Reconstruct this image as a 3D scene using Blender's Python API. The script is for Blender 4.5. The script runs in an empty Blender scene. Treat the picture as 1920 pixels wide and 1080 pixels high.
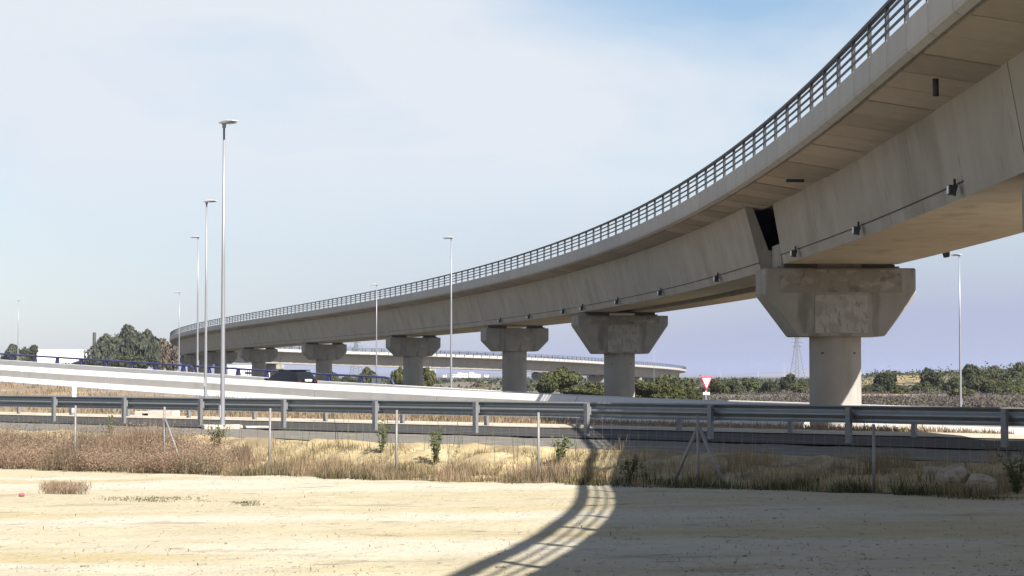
import bpy, bmesh, math, random
import numpy as np
from mathutils import Vector, Matrix, noise
random.seed(7)
R = random.Random(11)
C = bpy.context.scene.collection
sc = bpy.context.scene
F = 4000.0          # focal length in photo pixels (1920 wide)
HY = 705.0          # horizon row
CAM = 1.9           # camera height over the sand; h values below are relative to the camera
# ------------------------------------------------------------------ camera
cd = bpy.data.cameras.new('camera'); cam = bpy.data.objects.new('camera', cd); C.objects.link(cam)
cd.sensor_width = 36.0; cd.lens = 36.0*F/1920; cd.clip_start = 0.5; cd.clip_end = 30000
cam.location = (0, 0, CAM); cam.rotation_euler = (math.radians(90)+math.atan((HY-540)/F), 0, 0)
sc.camera = cam
# ------------------------------------------------------------------ sky and sun
SUN = Vector((0.68, -0.88, 1.0)).normalized()
elev = math.asin(SUN.z); az = math.atan2(SUN.x, SUN.y)
world = bpy.data.worlds.new('World'); sc.world = world; world.use_nodes = True
wn = world.node_tree.nodes; wl = world.node_tree.links; wn.clear()
out = wn.new('ShaderNodeOutputWorld'); bg = wn.new('ShaderNodeBackground'); bg.inputs[1].default_value = 0.05
sky = wn.new('ShaderNodeTexSky'); sky.sky_type = 'NISHITA'; sky.sun_disc = False
sky.sun_elevation = elev; sky.sun_rotation = az; sky.air_density = 1.0; sky.dust_density = 0.4; sky.ozone_density = 2.5
tc = wn.new('ShaderNodeTexCoord'); sep = wn.new('ShaderNodeSeparateXYZ'); wl.new(tc.outputs['Generated'], sep.inputs[0])
mp = wn.new('ShaderNodeMapping'); mp.inputs['Scale'].default_value = (3.0, 1.0, 8.5); mp.inputs['Rotation'].default_value = (0, 0.38, 0)
wl.new(tc.outputs['Generated'], mp.inputs[0])
n1 = wn.new('ShaderNodeTexNoise'); n1.inputs['Scale'].default_value = 1.9; n1.inputs['Detail'].default_value = 8; n1.inputs['Roughness'].default_value = .52; n1.inputs['Distortion'].default_value = .5
wl.new(mp.outputs[0], n1.inputs[0])
def wmath(op, a, b=None, c=None, clamp=False):
    n = wn.new('ShaderNodeMath'); n.operation = op; n.use_clamp = clamp
    for i, v in enumerate((a, b, c)):
        if v is None: continue
        if isinstance(v, (int, float)): n.inputs[i].default_value = v
        else: wl.new(v, n.inputs[i])
    return n.outputs[0]
# a clear patch of thin cloud up to the right of the view, the rest under a cirrus veil
def gauss(cx, cz, sx, sz, amp):
    dx = wmath('DIVIDE', wmath('SUBTRACT', sep.outputs[0], cx), sx); dz = wmath('DIVIDE', wmath('SUBTRACT', sep.outputs[2], cz), sz)
    r2 = wmath('ADD', wmath('MULTIPLY', dx, dx), wmath('MULTIPLY', dz, dz))
    return wmath('MULTIPLY', wmath('EXPONENT', wmath('MULTIPLY', r2, -1.0)), amp)
g1 = gauss(0.095, 0.176, 0.078, 0.024, 0.92)
cov = wmath('SUBTRACT', wmath('ADD', wmath('MULTIPLY', wmath('SUBTRACT', n1.outputs[0], 0.5), 2.1), 0.96), wmath('ADD', g1, gauss(0.20, 0.035, 0.13, 0.055, 0.55)), clamp=True)
# thinner veil close to the horizon
low = wmath('MULTIPLY', wmath('ADD', sep.outputs[2], -0.0), 9.0, clamp=True)
# the veil thins out into clear sky overhead
high = wmath('MULTIPLY', wmath('SUBTRACT', sep.outputs[2], 0.20), 3.2, clamp=True)
cov2 = wmath('MULTIPLY', wmath('MULTIPLY', cov, wmath('MULTIPLY_ADD', low, 0.78, 0.20)), wmath('MULTIPLY_ADD', high, -0.88, 1.0))
mix = wn.new('ShaderNodeMix'); mix.data_type = 'RGBA'
wl.new(cov2, mix.inputs[0]); wl.new(sky.outputs[0], mix.inputs[6]); mix.inputs[7].default_value = (6.3, 6.65, 7.15, 1)
# grey violet air low over the horizon, stronger to the right where the veil of cloud is thicker
band = wmath('SUBTRACT', 1.0, wmath('MULTIPLY', wmath('MAXIMUM', sep.outputs[2], 0.0), 11.0), clamp=True)
side = wmath('MULTIPLY_ADD', sep.outputs[0], 2.2, 0.62, clamp=True)
fac = wmath('MULTIPLY', wmath('MULTIPLY', band, side), 1.45, clamp=True)
mix2 = wn.new('ShaderNodeMix'); mix2.data_type = 'RGBA'; wl.new(fac, mix2.inputs[0]); wl.new(mix.outputs[2], mix2.inputs[6]); mix2.inputs[7].default_value = (3.7, 4.05, 5.35, 1)
wl.new(mix2.outputs[2], bg.inputs[0]); wl.new(bg.outputs[0], out.inputs[0])
sd = bpy.data.lights.new('sun', 'SUN'); sd.energy = 5.0; sd.angle = math.radians(0.42); sd.color = (1, .95, .87)
sun = bpy.data.objects.new('sun', sd); C.objects.link(sun); sun.rotation_euler = SUN.to_track_quat('Z', 'Y').to_euler(); sun.location = (0, 0, 60)
sc.view_settings.view_transform = 'Standard'; sc.view_settings.look = 'None'; sc.view_settings.gamma = 1
sc.view_settings.exposure = 1.35; sc.view_settings.use_curve_mapping = False
sc.render.engine = 'CYCLES'; sc.cycles.max_bounces = 8; sc.cycles.volume_bounces = 0

# ------------------------------------------------------------------ materials
def mat(name, col, rough=.8, metal=0.0, var=0.0, scale=3.0, bump=0.0, bscale=20.0, layers=(), objrand=0.0, spec=.4, mapscale=None, bdist=.02, emit=None):
    """procedural material; layers = (colour, scale, detail, low, high, mapping scale)"""
    m = bpy.data.materials.new(name); m.use_nodes = True; nt = m.node_tree; N = nt.nodes; L = nt.links
    b = N['Principled BSDF']; b.inputs['Roughness'].default_value = rough; b.inputs['Metallic'].default_value = metal
    b.inputs['Specular IOR Level'].default_value = spec
    t = N.new('ShaderNodeTexCoord')
    def nz(s, d=6, ms=None, rgh=.55):
        n = N.new('ShaderNodeTexNoise'); n.inputs['Scale'].default_value = s; n.inputs['Detail'].default_value = d; n.inputs['Roughness'].default_value = rgh
        if ms:
            p = N.new('ShaderNodeMapping'); p.inputs['Scale'].default_value = ms; L.new(t.outputs['Object'], p.inputs[0]); L.new(p.outputs[0], n.inputs[0])
        else: L.new(t.outputs['Object'], n.inputs[0])
        return n.outputs[0]
    rgb = N.new('ShaderNodeRGB'); rgb.outputs[0].default_value = (*col, 1); cur = rgb.outputs[0]
    for (lc, s, d, lo, hi, ms) in layers:
        r = N.new('ShaderNodeMapRange'); r.inputs[1].default_value = lo; r.inputs[2].default_value = hi; r.interpolation_type = 'SMOOTHSTEP'
        L.new(nz(s, d, ms), r.inputs[0])
        x = N.new('ShaderNodeMix'); x.data_type = 'RGBA'; L.new(r.outputs[0], x.inputs[0]); L.new(cur, x.inputs[6]); x.inputs[7].default_value = (*lc, 1); cur = x.outputs[2]
    if var or objrand:
        h = N.new('ShaderNodeHueSaturation'); L.new(cur, h.inputs['Color'])
        a = N.new('ShaderNodeMapRange'); a.inputs[1].default_value = .25; a.inputs[2].default_value = .75; a.inputs[3].default_value = 1-var; a.inputs[4].default_value = 1+var
        L.new(nz(scale, 7, mapscale), a.inputs[0]); v = a.outputs[0]
        if objrand:
            o = N.new('ShaderNodeObjectInfo'); q = N.new('ShaderNodeMapRange'); q.inputs[3].default_value = 1-objrand; q.inputs[4].default_value = 1+objrand
            L.new(o.outputs['Random'], q.inputs[0]); mm = N.new('ShaderNodeMath'); mm.operation = 'MULTIPLY'; L.new(v, mm.inputs[0]); L.new(q.outputs[0], mm.inputs[1]); v = mm.outputs[0]
        L.new(v, h.inputs['Value']); cur = h.outputs[0]
    L.new(cur, b.inputs['Base Color'])
    if bump:
        u = N.new('ShaderNodeBump'); u.inputs['Strength'].default_value = bump; u.inputs['Distance'].default_value = bdist
        L.new(nz(bscale, 8, mapscale, .65), u.inputs['Height']); L.new(u.outputs[0], b.inputs['Normal'])
    return m
def leafy(name, col, col2, objrand=.18, trans=.25, var=.3):
    m = mat(name, col, rough=.75, var=var, scale=.9, layers=[(col2, .6, 3, .42, .62, None)], objrand=objrand, spec=.2)
    N = m.node_tree.nodes; L = m.node_tree.links; b = N['Principled BSDF']
    tr = N.new('ShaderNodeBsdfTranslucent'); src = b.inputs['Base Color'].links[0].from_socket; L.new(src, tr.inputs[0])
    mx = N.new('ShaderNodeMixShader'); mx.inputs[0].default_value = trans; L.new(b.outputs[0], mx.inputs[1]); L.new(tr.outputs[0], mx.inputs[2])
    L.new(mx.outputs[0], N['Material Output'].inputs[0]); return m
GREY = (.30, .285, .25)
M = {}
M['concrete'] = mat('concrete', (.32, .30, .268), .9, var=.13, scale=.55, bump=.25, bscale=9, layers=[((.265, .245, .21), .5, 6, .50, .75, (1, 1, .35)), ((.38, .355, .315), 1.6, 5, .58, .8, (1, 1, .3)), ((.25, .235, .20), 2.2, 8, .60, .78, (1, 1, .2)), ((.18, .165, .14), 3.2, 7, .63, .72, (1, 1, .08))])
M['soffit'] = mat('soffit_concrete', (.38, .345, .285), .9, var=.12, scale=1.2, bump=.2, bscale=8, layers=[((.30, .26, .205), .8, 6, .5, .72, (1, .4, 1))])
M['plank'] = mat('plank_concrete', (.43, .38, .32), .9, var=.10, scale=1.5, bump=.2, bscale=10, objrand=.18, layers=[((.33, .28, .225), .9, 6, .55, .75, None)])
M['fascia'] = mat('fascia_concrete', (.37, .36, .345), .85, var=.08, scale=1.3, bump=.15, bscale=12, objrand=.05, layers=[((.30, .29, .27), 1.4, 6, .6, .8, (1, 1, .3))])
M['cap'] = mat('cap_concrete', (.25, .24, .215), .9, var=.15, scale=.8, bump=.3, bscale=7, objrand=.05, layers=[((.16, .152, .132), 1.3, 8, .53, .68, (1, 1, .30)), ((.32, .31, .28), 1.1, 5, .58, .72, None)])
M['patch'] = mat('patch_concrete', (.31, .30, .27), .9, var=.12, scale=1.5, bump=.3, bscale=7, layers=[((.19, .18, .16), 5.5, 8, .52, .64, (1, 1, .4)), ((.24, .23, .2), 1.6, 6, .5, .62, None)])
M['band'] = mat('weathered_band', (.215, .20, .17), .92, var=.15, scale=2, bump=.3, layers=[((.28, .265, .23), 1.5, 7, .5, .6, (1, 1, 1.5)), ((.15, .14, .115), 2.2, 7, .55, .66, None)])
M['column'] = mat('column_concrete', (.28, .265, .24), .88, var=.12, scale=.9, bump=.2, bscale=9, objrand=.06, layers=[((.24, .225, .195), 2.6, 6, .5, .75, (1, 1, .06)), ((.18, .17, .15), 5.0, 6, .63, .72, (1, 1, .03))])
M['dark'] = mat('void_shade', (.03, .028, .025), .9)  # near black standing in for the shade inside gaps and openings
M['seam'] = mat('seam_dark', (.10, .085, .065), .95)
M['rubber'] = mat('bearing_rubber', (.04, .04, .04), .8)
M['rail'] = mat('railing_steel', (.032, .037, .042), .65, metal=0, var=.1, scale=4)
M['galv'] = mat('galvanised_steel', (.25, .26, .255), .42, metal=.55, var=.10, scale=2.5, objrand=.06, bump=.05, bscale=30)
M['galvpost'] = mat('galvanised_post', (.19, .195, .205), .5, metal=.4, var=.12, scale=6, objrand=.06)
M['lamp'] = mat('lamp_steel', (.26, .265, .29), .45, metal=.45, var=.06, scale=1.5)
M['lamphead'] = mat('lamp_head_paint', (.52, .52, .54), .4, metal=.2)
M['lens'] = mat('lamp_glass', (.25, .25, .26), .2)
M['barrier'] = mat('barrier_concrete', (.56, .545, .52), .85, var=.07, scale=1.0, bump=.12, bscale=10, objrand=.03, layers=[((.45, .435, .41), .8, 6, .55, .8, (1, 1, .4))])
M['blue'] = mat('blue_paint', (.04, .042, .13), .4, var=.1)
M['white'] = mat('white_paint', (.78, .78, .77), .5, var=.03)
M['red'] = mat('red_paint', (.62, .03, .07), .45)
M['asphalt'] = mat('asphalt', (.032, .030, .028), .92, var=.2, scale=2, bump=.3, bscale=60, layers=[((.05, .046, .042), .4, 6, .5, .75, None)])
M['paint'] = mat('road_paint', (.6, .6, .58), .8, var=.1, scale=5)
M['gravel'] = mat('verge_gravel', (.13, .12, .105), .95, var=.22, scale=6, bump=.8, bscale=40, layers=[((.20, .17, .125), 1.1, 7, .52, .7, None), ((.08, .075, .065), 3, 6, .55, .7, None)])
M['gutter'] = mat('gutter_concrete', (.42, .39, .35), .9, var=.15, scale=3, bump=.3, layers=[((.3, .26, .21), 1.2, 6, .5, .7, None)])
M['carpaint'] = mat('car_paint', (.004, .0045, .006), .22, spec=.35)
M['carglass'] = mat('car_glass', (.010, .011, .014), .10, spec=.45)
M['tyre'] = mat('tyre', (.02, .02, .02), .9)
M['taillamp'] = mat('tail_lamp', (.06, .012, .012), .2)
M['chrome'] = mat('alloy', (.5, .5, .52), .3, metal=.8)
M['bark'] = mat('bark', (.13, .10, .075), .95, var=.25, scale=3, bump=.5, bscale=8)
M['leaf_dark'] = leafy('leaf_dark', (.050, .058, .026), (.030, .036, .017))
M['leaf_mid'] = leafy('leaf_mid', (.075, .082, .033), (.044, .050, .021))
M['leaf_olive'] = leafy('leaf_olive', (.088, .094, .036), (.052, .056, .022))
M['leaf_euc'] = leafy('leaf_eucalyptus', (.082, .090, .055), (.050, .056, .034))
M['leaf_dry'] = leafy('leaf_dry', (.13, .10, .07), (.09, .072, .05))
M['scrub'] = leafy('scrub_leaf', (.098, .083, .078), (.072, .062, .058), 0, .3, .15)
M['scrubgreen'] = leafy('scrub_green', (.075, .082, .034), (.10, .085, .045), 0)
M['reed'] = leafy('dry_brush', (.32, .225, .16), (.21, .165, .11), 0, .4)
M['straw'] = leafy('straw', (.30, .235, .14), (.20, .16, .09), 0, .35)
M['weed'] = leafy('weed_green', (.085, .095, .04), (.050, .060, .026), .1)
M['rock'] = mat('rock', (.30, .26, .19), .95, var=.2, scale=3, bump=.6, bscale=9, objrand=.15, layers=[((.18, .15, .11), 2, 6, .5, .65, None)])
M['yellow'] = mat('yellow_plastic', (.75, .62, .08), .5)
M['pink'] = mat('pink_plastic', (.30, .06, .10), .5)
M['turbine'] = mat('turbine_paint', (.42, .43, .46), .6)
M['town'] = mat('town_white', (.72, .72, .70), .8)
M['tile'] = mat('roof_tile', (.35, .2, .14), .9)
M['window'] = mat('far_window', (.06, .07, .09), .3)
M['fencepost'] = mat('fence_post_steel', (.20, .195, .19), .6, metal=.3, var=.2, scale=5)
M['wire'] = mat('fence_wire', (.40, .38, .36), .5, metal=.4)

# ------------------------------------------------------------------ helpers
def P(x, z, h): return Vector((x, z, h+CAM))          # metres right, metres ahead, metres over the camera
def at(px, py, z): return P((px-960)/F*z, z, (HY-py)/F*z)
def mesh(name, verts, faces, m=None, smooth=False, mats=None, mi=None):
    me = bpy.data.meshes.new(name); me.from_pydata([tuple(v) for v in verts], [], faces); me.update()
    if mats:
        for q in mats: me.materials.append(q)
        if mi is not None: me.polygons.foreach_set('material_index', mi)
    elif m: me.materials.append(m)
    if smooth: me.polygons.foreach_set('use_smooth', [True]*len(me.polygons))
    return me
def link(name, me, parent=None, loc=None, rz=0):
    o = bpy.data.objects.new(name, me); C.objects.link(o)
    if parent: o.parent = parent
    if loc is not None: o.location = loc
    if rz: o.rotation_euler = (0, 0, rz)
    return o
def empty(name, label, cat, loc=(0, 0, 0), rz=0, group=None):
    o = bpy.data.objects.new(name, None); C.objects.link(o); o.location = loc; o.rotation_euler = (0, 0, rz); o.empty_display_size = .3
    o['label'] = label; o['category'] = cat
    if group: o['group'] = group
    return o
def tag(o, label, cat, group=None):
    o['label'] = label; o['category'] = cat
    if group: o['group'] = group
    return o
def struct(o, kind='structure'): o['kind'] = kind; return o
class MB:
    def __init__(s): s.v = []; s.f = []
    def add(s, vs, fs):
        b = len(s.v); s.v += [tuple(v) for v in vs]; s.f += [tuple(b+i for i in f) for f in fs]
    def box(s, x0, x1, y0, y1, z0, z1, M4=None):
        vs = [Vector((x, y, z)) for z in (z0, z1) for y in (y0, y1) for x in (x0, x1)]
        if M4: vs = [M4 @ v for v in vs]
        s.add(vs, [(0, 2, 3, 1), (4, 5, 7, 6), (0, 1, 5, 4), (2, 6, 7, 3), (0, 4, 6, 2), (1, 3, 7, 5)])
    def prism(s, prof, y0, y1, M4=None):      # prof: (x,z) closed, extruded along y
        n = len(prof); vs = [Vector((x, y, z)) for y in (y0, y1) for x, z in prof]
        if M4: vs = [M4 @ v for v in vs]
        s.add(vs, [tuple(range(n)), tuple(reversed(range(n, 2*n)))]+[((i+1) % n, i, n+i, n+(i+1) % n) for i in range(n)])
    def tube(s, pts, r, n=8, cap=True):
        pts = [Vector(p) for p in pts]; rs = r if isinstance(r, (list, tuple)) else [r]*len(pts); b = len(s.v); k = len(pts)
        for i, p in enumerate(pts):
            t = (pts[min(i+1, k-1)]-pts[max(i-1, 0)]).normalized(); a = Vector((0, 0, 1)) if abs(t.z) < .9 else Vector((1, 0, 0))
            u = t.cross(a).normalized(); w = t.cross(u)
            for j in range(n):
                q = 2*math.pi*j/n; s.v.append(tuple(p+rs[i]*(math.cos(q)*u+math.sin(q)*w)))
        for i in range(k-1):
            for j in range(n): s.f.append((b+i*n+j, b+i*n+(j+1) % n, b+(i+1)*n+(j+1) % n, b+(i+1)*n+j))
        if cap: s.f.append(tuple(b+j for j in reversed(range(n)))); s.f.append(tuple(b+(k-1)*n+j for j in range(n)))
    def me(s, name, m, smooth=False): return mesh(name, s.v, s.f, m, smooth)
    def build(s, name, m, parent=None, smooth=False, loc=None, rz=0): return link(name, s.me(name, m, smooth), parent, loc, rz)
def autosmooth(me, ang=40):
    bm = bmesh.new(); bm.from_mesh(me)
    for e in bm.edges:
        if len(e.link_faces) == 2 and e.calc_face_angle(0) > math.radians(ang): e.smooth = False
    for f in bm.faces: f.smooth = True
    bm.to_mesh(me); bm.free()
def bevel(me, w, seg=1):
    bm = bmesh.new(); bm.from_mesh(me); bmesh.ops.remove_doubles(bm, verts=bm.verts, dist=1e-5)
    bmesh.ops.bevel(bm, geom=[e for e in bm.edges if len(e.link_faces) == 2 and e.calc_face_angle(0) > .4], offset=w, segments=seg, affect='EDGES', profile=.5)
    bmesh.ops.recalc_face_normals(bm, faces=bm.faces); bm.to_mesh(me); bm.free(); return me

# ------------------------------------------------------------------ terrain: u runs across the roads, v along them (both at 45 degrees to the view)
S2 = math.sqrt(2)
def uv(x, z): return (x+z)/S2, (x-z)/S2
def xz(u, v): return (u+v)/S2, (u-v)/S2
def lerp(a, b, t): return a+(b-a)*max(0, min(1, t))
def interp(x, xs, ys): return float(np.interp(x, xs, ys))
UN, UF = 100/S2, 120/S2                               # near and far concrete barriers of the ramp
def v_on(u, px): k = (px-960)/F; z = u*S2/(1+k); return (k*z-z)/S2
NP = [(-1500, 2.6), (0, .69), (45, .58), (120, .41), (240, .18), (540, -.31), (600, -.41), (830, -.67), (1085, -.91), (1300, -1.06), (1600, -1.2), (1900, -1.27), (2600, -1.3)]
FP = [(-1500, 4.2), (0, 1.22), (240, .55), (600, -.30), (730, -.51), (1000, -.93), (1240, -1.18), (1440, -1.28), (1700, -1.42), (2600, -1.5)]
nv = [v_on(UN, p) for p, _ in NP]; fv = [v_on(UF, p) for p, _ in FP]
def ntop(v): return interp(v, nv, [h for _, h in NP])
def ftop(v): return interp(v, fv, [h for _, h in FP])
def dirt_h(v): return interp(v, [-60, -45, -20, 20], [-2.40, -2.30, -1.90, -1.88])
def ground_h(u, v):
    d = dirt_h(v)
    if u < 29.3: return d
    if u < 32.4:
        t = (u-29.3)/3.1; t = t*t*(3-2*t); return lerp(d, -1.52, t)
    if u < 38: return -1.52
    if u < 50.3: return -1.62
    if u < UN:
        t = (u-50.3)/(UN-50.3); b = ntop(v)-1.10; t2 = t*t*(3-2*t) if b > -1.7 else t
        return lerp(-1.62, b, t2)
    return -2.6
def nz2(x, y, s, o=0): return noise.noise(Vector((x*s, y*s, o)))
def sheet(name, us, vs, hf, m, kind='structure'):
    verts = []; 
    for u in us:
        for v in vs:
            x, z = xz(u, v); verts.append(P(x, z, hf(u, v)))
    n = len(vs); faces = [(i*n+j, (i+1)*n+j, (i+1)*n+j+1, i*n+j+1) for i in range(len(us)-1) for j in range(n-1)]
    me = mesh(name, verts, faces, m, True); bm = bmesh.new(); bm.from_mesh(me); bmesh.ops.recalc_face_normals(bm, faces=bm.faces)
    if sum(f.normal.z for f in bm.faces) < 0: bmesh.ops.reverse_faces(bm, faces=bm.faces)
    bm.to_mesh(me); bm.free()
    o = link(name, me); o['kind'] = kind; return o
# big sheet to the horizon, with the cut hill on the right and a sandy mound in the middle distance
def far_h(x, z):
    h = -2.62
    if z > 40:
        px = 960+x/z*F
        t = max(0, min(1, (z-330)/75)); t = t*t*(3-2*t)
        w = max(0, min(1, (px-1560)/90)) if z < 5000 else 0
        h += t*w*(2.75+1.0*max(0, min(1, (px-1760)/130)))*(1+.10*nz2(x, z, .02))*(1 if z < 1200 else max(0, 1-(z-1200)/600))
        h += .25*nz2(x, z, .03, 4)*min(1, max(0, (z-150)/60))
        d = ((x+10)/9)**2+((z-400)/30)**2; h += 1.5*math.exp(-d)*(1+.4*nz2(x, z, .2))
    return h
zs = [-400, -150, -40, 0, 60, 100]+list(np.arange(115, 330, 9.0))+list(np.arange(330, 470, 3.5))+list(np.geomspace(475, 13000, 46))
xsn = np.concatenate([-np.geomspace(9000, 8, 34), np.arange(-7, 7.1, 3.5)/1, np.geomspace(8, 9000, 34)])
verts = []; faces = []
cols = sorted(set(list(np.round(np.linspace(-.45, .45, 241), 5))+[-.6, -.9, .6, .9]))
for z in zs:
    zz = max(z, 150)
    for c in cols:
        x = c*zz*(1 if abs(c) <= .45 else 8); verts.append(P(x, z, far_h(x, z)))
n = len(cols); faces = [(i*n+j, i*n+j+1, (i+1)*n+j+1, (i+1)*n+j) for i in range(len(zs)-1) for j in range(n-1)]
M['far'] = mat('field_soil', (.12, .10, .08), .95, var=.25, scale=.25, bump=.5, bscale=1.5, bdist=.2,
               layers=[((.08, .085, .04), .035, 8, .45, .6, None), ((.26, .19, .10), .05, 8, .56, .66, None), ((.12, .10, .085), .12, 8, .5, .66, None)])
far = link('ground', mesh('ground', verts, faces, M['far'], True)); struct(far)

M['sand'] = mat('sand', (.355, .31, .21), .95, var=.10, scale=.9, bump=.9, bscale=7, bdist=.05,
                layers=[((.40, .365, .29), .16, 7, .42, .60, (.35, 1, 1)), ((.33, .275, .155), .30, 7, .52, .68, (.3, 1, 1)), ((.225, .18, .125), .8, 9, .58, .74, (.35, 1.2, 1)), ((.17, .135, .10), 2.2, 9, .60, .74, (.45, 1.3, 1)), ((.14, .115, .085), 7.0, 8, .60, .72, None), ((.42, .38, .31), 3.0, 8, .62, .74, (.5, 1, 1))])
M['bank'] = mat('bank_soil', (.33, .26, .14), .95, var=.16, scale=2.2, bump=.9, bscale=6, bdist=.06,
                layers=[((.21, .16, .09), .9, 8, .50, .64, None), ((.38, .32, .20), 1.7, 7, .56, .7, None)])
def dirt_hf(u, v):
    h = dirt_h(v)+.035*nz2(u, v, .35)+.018*nz2(u, v, 1.1, 3)+.016*nz2(u, v, 2.6, 9)+.010*nz2(u, v, 5.5, 12)
    return h
vv = np.arange(-64, 26, .2)
sheet('dirt_ground', list(np.arange(-14, 8, .6))+list(np.arange(8, 29.35, .16)), list(vv), dirt_hf, M['sand'])
def bank_hf(u, v):
    h = ground_h(u, v); e = max(0, min(1, (u-29.0)/.8))*max(0, min(1, (32.6-u)/.4))
    return h+e*(.16*nz2(u, v, .8, 5)+.09*nz2(u, v, 2.1, 7)) + (.012 if u < 29.3 else 0)+.035*nz2(u, v, .35)*(1-e)
sheet('bank', list(np.arange(29.05, 32.6, .16)), list(np.arange(-64, 6, .18)), bank_hf, M['bank'])
sheet('verge', list(np.arange(32.5, 38.1, .4)), list(np.arange(-90, 20, .6)), lambda u, v: -1.52+.03*nz2(u, v, .9), M['gravel'])
RT = -1.49
LONG = [-140, -90, -60, -30, 0, 30, 60]
sheet('road', [37.7, 42, 46.9], LONG, lambda u, v: -1.49 if u < 40 else (-1.50 if u < 45 else -1.56), M['asphalt'])
M['pale'] = mat('pale_gravel', (.40, .35, .28), .95, var=.18, scale=4, bump=.5, bscale=25, layers=[((.27, .22, .16), 1.0, 7, .52, .7, None)])
sheet('gutter', [45.2, 46.2, 48.5, 50.4], LONG, lambda u, v: {45.2: -1.515, 46.2: -1.50, 48.5: -1.54, 50.4: -1.57}[u], M['pale'])
M['grassland'] = mat('dry_grass_soil', (.19, .145, .095), .95, var=.25, scale=1.0, bump=.8, bscale=5, bdist=.08,
                     layers=[((.27, .20, .13), .3, 8, .5, .65, None), ((.12, .115, .055), .45, 8, .55, .68, None), ((.20, .12, .075), .8, 6, .6, .72, None)])
sheet('grass_verge', list(np.arange(50.2, UN+.3, .6)), list(np.arange(-140, 40, 1.2)), lambda u, v: ground_h(min(u, UN-.01), v)+.06*nz2(u, v, .5, 1), M['grassland'])
rv = [-400, -300, -200]+list(np.arange(-150, 90, 4.0))
def ramp_h(u, v):
    t = (u-UN)/(UF-UN); return lerp(ntop(v)-.98, ftop(v)-.88, t)
sheet('ramp_road', list(np.linspace(UN-.1, UF+.1, 4)), rv, ramp_h, M['asphalt'])
sheet('road_line', [UN+1.2, UN+1.35], rv, lambda u, v: ramp_h(u, v)+.006, M['paint'])
sheet('road_line', [UF-1.35, UF-1.2], rv, lambda u, v: ramp_h(u, v)+.006, M['paint'])
def slope_h(u, v):
    t = (u-UF)/5.0; return lerp(ftop(v)-.95, -2.75, t)
M['slope'] = mat('slope_soil', (.22, .18, .11), .95, var=.25, scale=.8, bump=.6, bscale=4, layers=[((.13, .14, .055), .2, 7, .45, .6, None)])
sheet('embankment', [UF-.05, UF+1.5, UF+5], rv, slope_h, M['slope'])

# ------------------------------------------------------------------ viaduct axis (left edge line of the deck)
PT = [(-21, -78, 8.5), (-7, -38, 8.5), (3.9, 0, 8.5), (7.5, 18.6, 8.5), (8.35, 40, 8.5), (8.5, 60, 8.5), (7.9, 84, 8.5), (5.75, 112, 8.5), (1.8, 141, 8.5), (-4.95, 176, 8.5),
      (-13.2, 210, 8.5), (-20.9, 238, 8.5), (-32, 276, 8.5), (-43.3, 315, 8.5), (-54, 356, 8.5), (-62.5, 394, 8.5), (-68.7, 428, 8.5), (-73, 462, 8.3), (-73, 490, 8.0), (-65, 510, 7.5),
      (-48, 523, 7.0), (-22, 538, 6.35), (3, 566, 5.35), (25, 622, 4.4), (43, 690, 3.6), (51, 748, 2.9), (49, 800, 2.4), (39, 836, 2.1), (26, 852, 2.0)]
PT = np.array(PT, float)
ch = np.concatenate([[0], np.cumsum(np.hypot(np.diff(PT[:, 0]), np.diff(PT[:, 1])))])
def spline(t, y):
    n = len(t); A = np.zeros((n, n)); r = np.zeros(n); h = np.diff(t); A[0, 0] = A[-1, -1] = 1
    for i in range(1, n-1):
        A[i, i-1] = h[i-1]; A[i, i] = 2*(h[i-1]+h[i]); A[i, i+1] = h[i]; r[i] = 6*((y[i+1]-y[i])/h[i]-(y[i]-y[i-1])/h[i-1])
    m = np.linalg.solve(A, r)
    def f(q):
        i = np.clip(np.searchsorted(t, q)-1, 0, n-2); a = (t[i+1]-q)/h[i]; b = (q-t[i])/h[i]
        return a*y[i]+b*y[i+1]+((a**3-a)*m[i]+(b**3-b)*m[i+1])*h[i]**2/6
    return f
fx = spline(ch, PT[:, 0]); fz = spline(ch, PT[:, 1])
q = np.linspace(0, ch[-1], 9000); qx, qz = fx(q), fz(q); qh = np.interp(q, ch, PT[:, 2])
for _ in range(2): qh = np.convolve(np.pad(qh, 200, mode='edge'), np.ones(401)/401, 'valid')
qs = np.concatenate([[0], np.cumsum(np.hypot(np.diff(qx), np.diff(qz)))]); STOT = qs[-1]
tx = np.gradient(qx, qs); tz = np.gradient(qz, qs)
def ax(s):
    x = np.interp(s, qs, qx); z = np.interp(s, qs, qz); h = np.interp(s, qs, qh); a = np.interp(s, qs, tx); b = np.interp(s, qs, tz); l = math.hypot(a, b)
    return x, z, h, a/l, b/l
def bp(s, d, e):      # station s, d metres right of the left edge, e metres over the rail top
    x, z, h, a, b = ax(s); return P(x+b*d, z-a*d, h+e)
def brot(s): _, _, _, a, b = ax(s); return math.atan2(-a, b)
def width(s): _, z, *_ = ax(s); return interp(z, [-100, 30, 66], [7.5, 7.5, 9.85]) if s < 400 else 9.85
def s_at_z(zt, d=4.6):
    best = None
    for i in range(0, 6000, 2):
        if qs[i] > 640: break
        zc = qz[i]-tx[i]*d
        if best is None or abs(zc-zt) < best[0]: best = (abs(zc-zt), qs[i])
    return best[1]
def sweep(prof_f, s0, s1, step, closed=True):
    n = max(1, int(math.ceil((s1-s0)/step))); ss = np.linspace(s0, s1, n+1); verts = []; k = None
    for s in ss:
        pr = prof_f(s); k = len(pr); verts += [bp(s, d, e) for d, e in pr]
    faces = []
    for i in range(n):
        for j in range(k): faces.append((i*k+j, i*k+(j+1) % k, (i+1)*k+(j+1) % k, (i+1)*k+j))
    faces.append(tuple(reversed(range(k)))); faces.append(tuple(range(n*k, n*k+k)))
    return verts, faces
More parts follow.
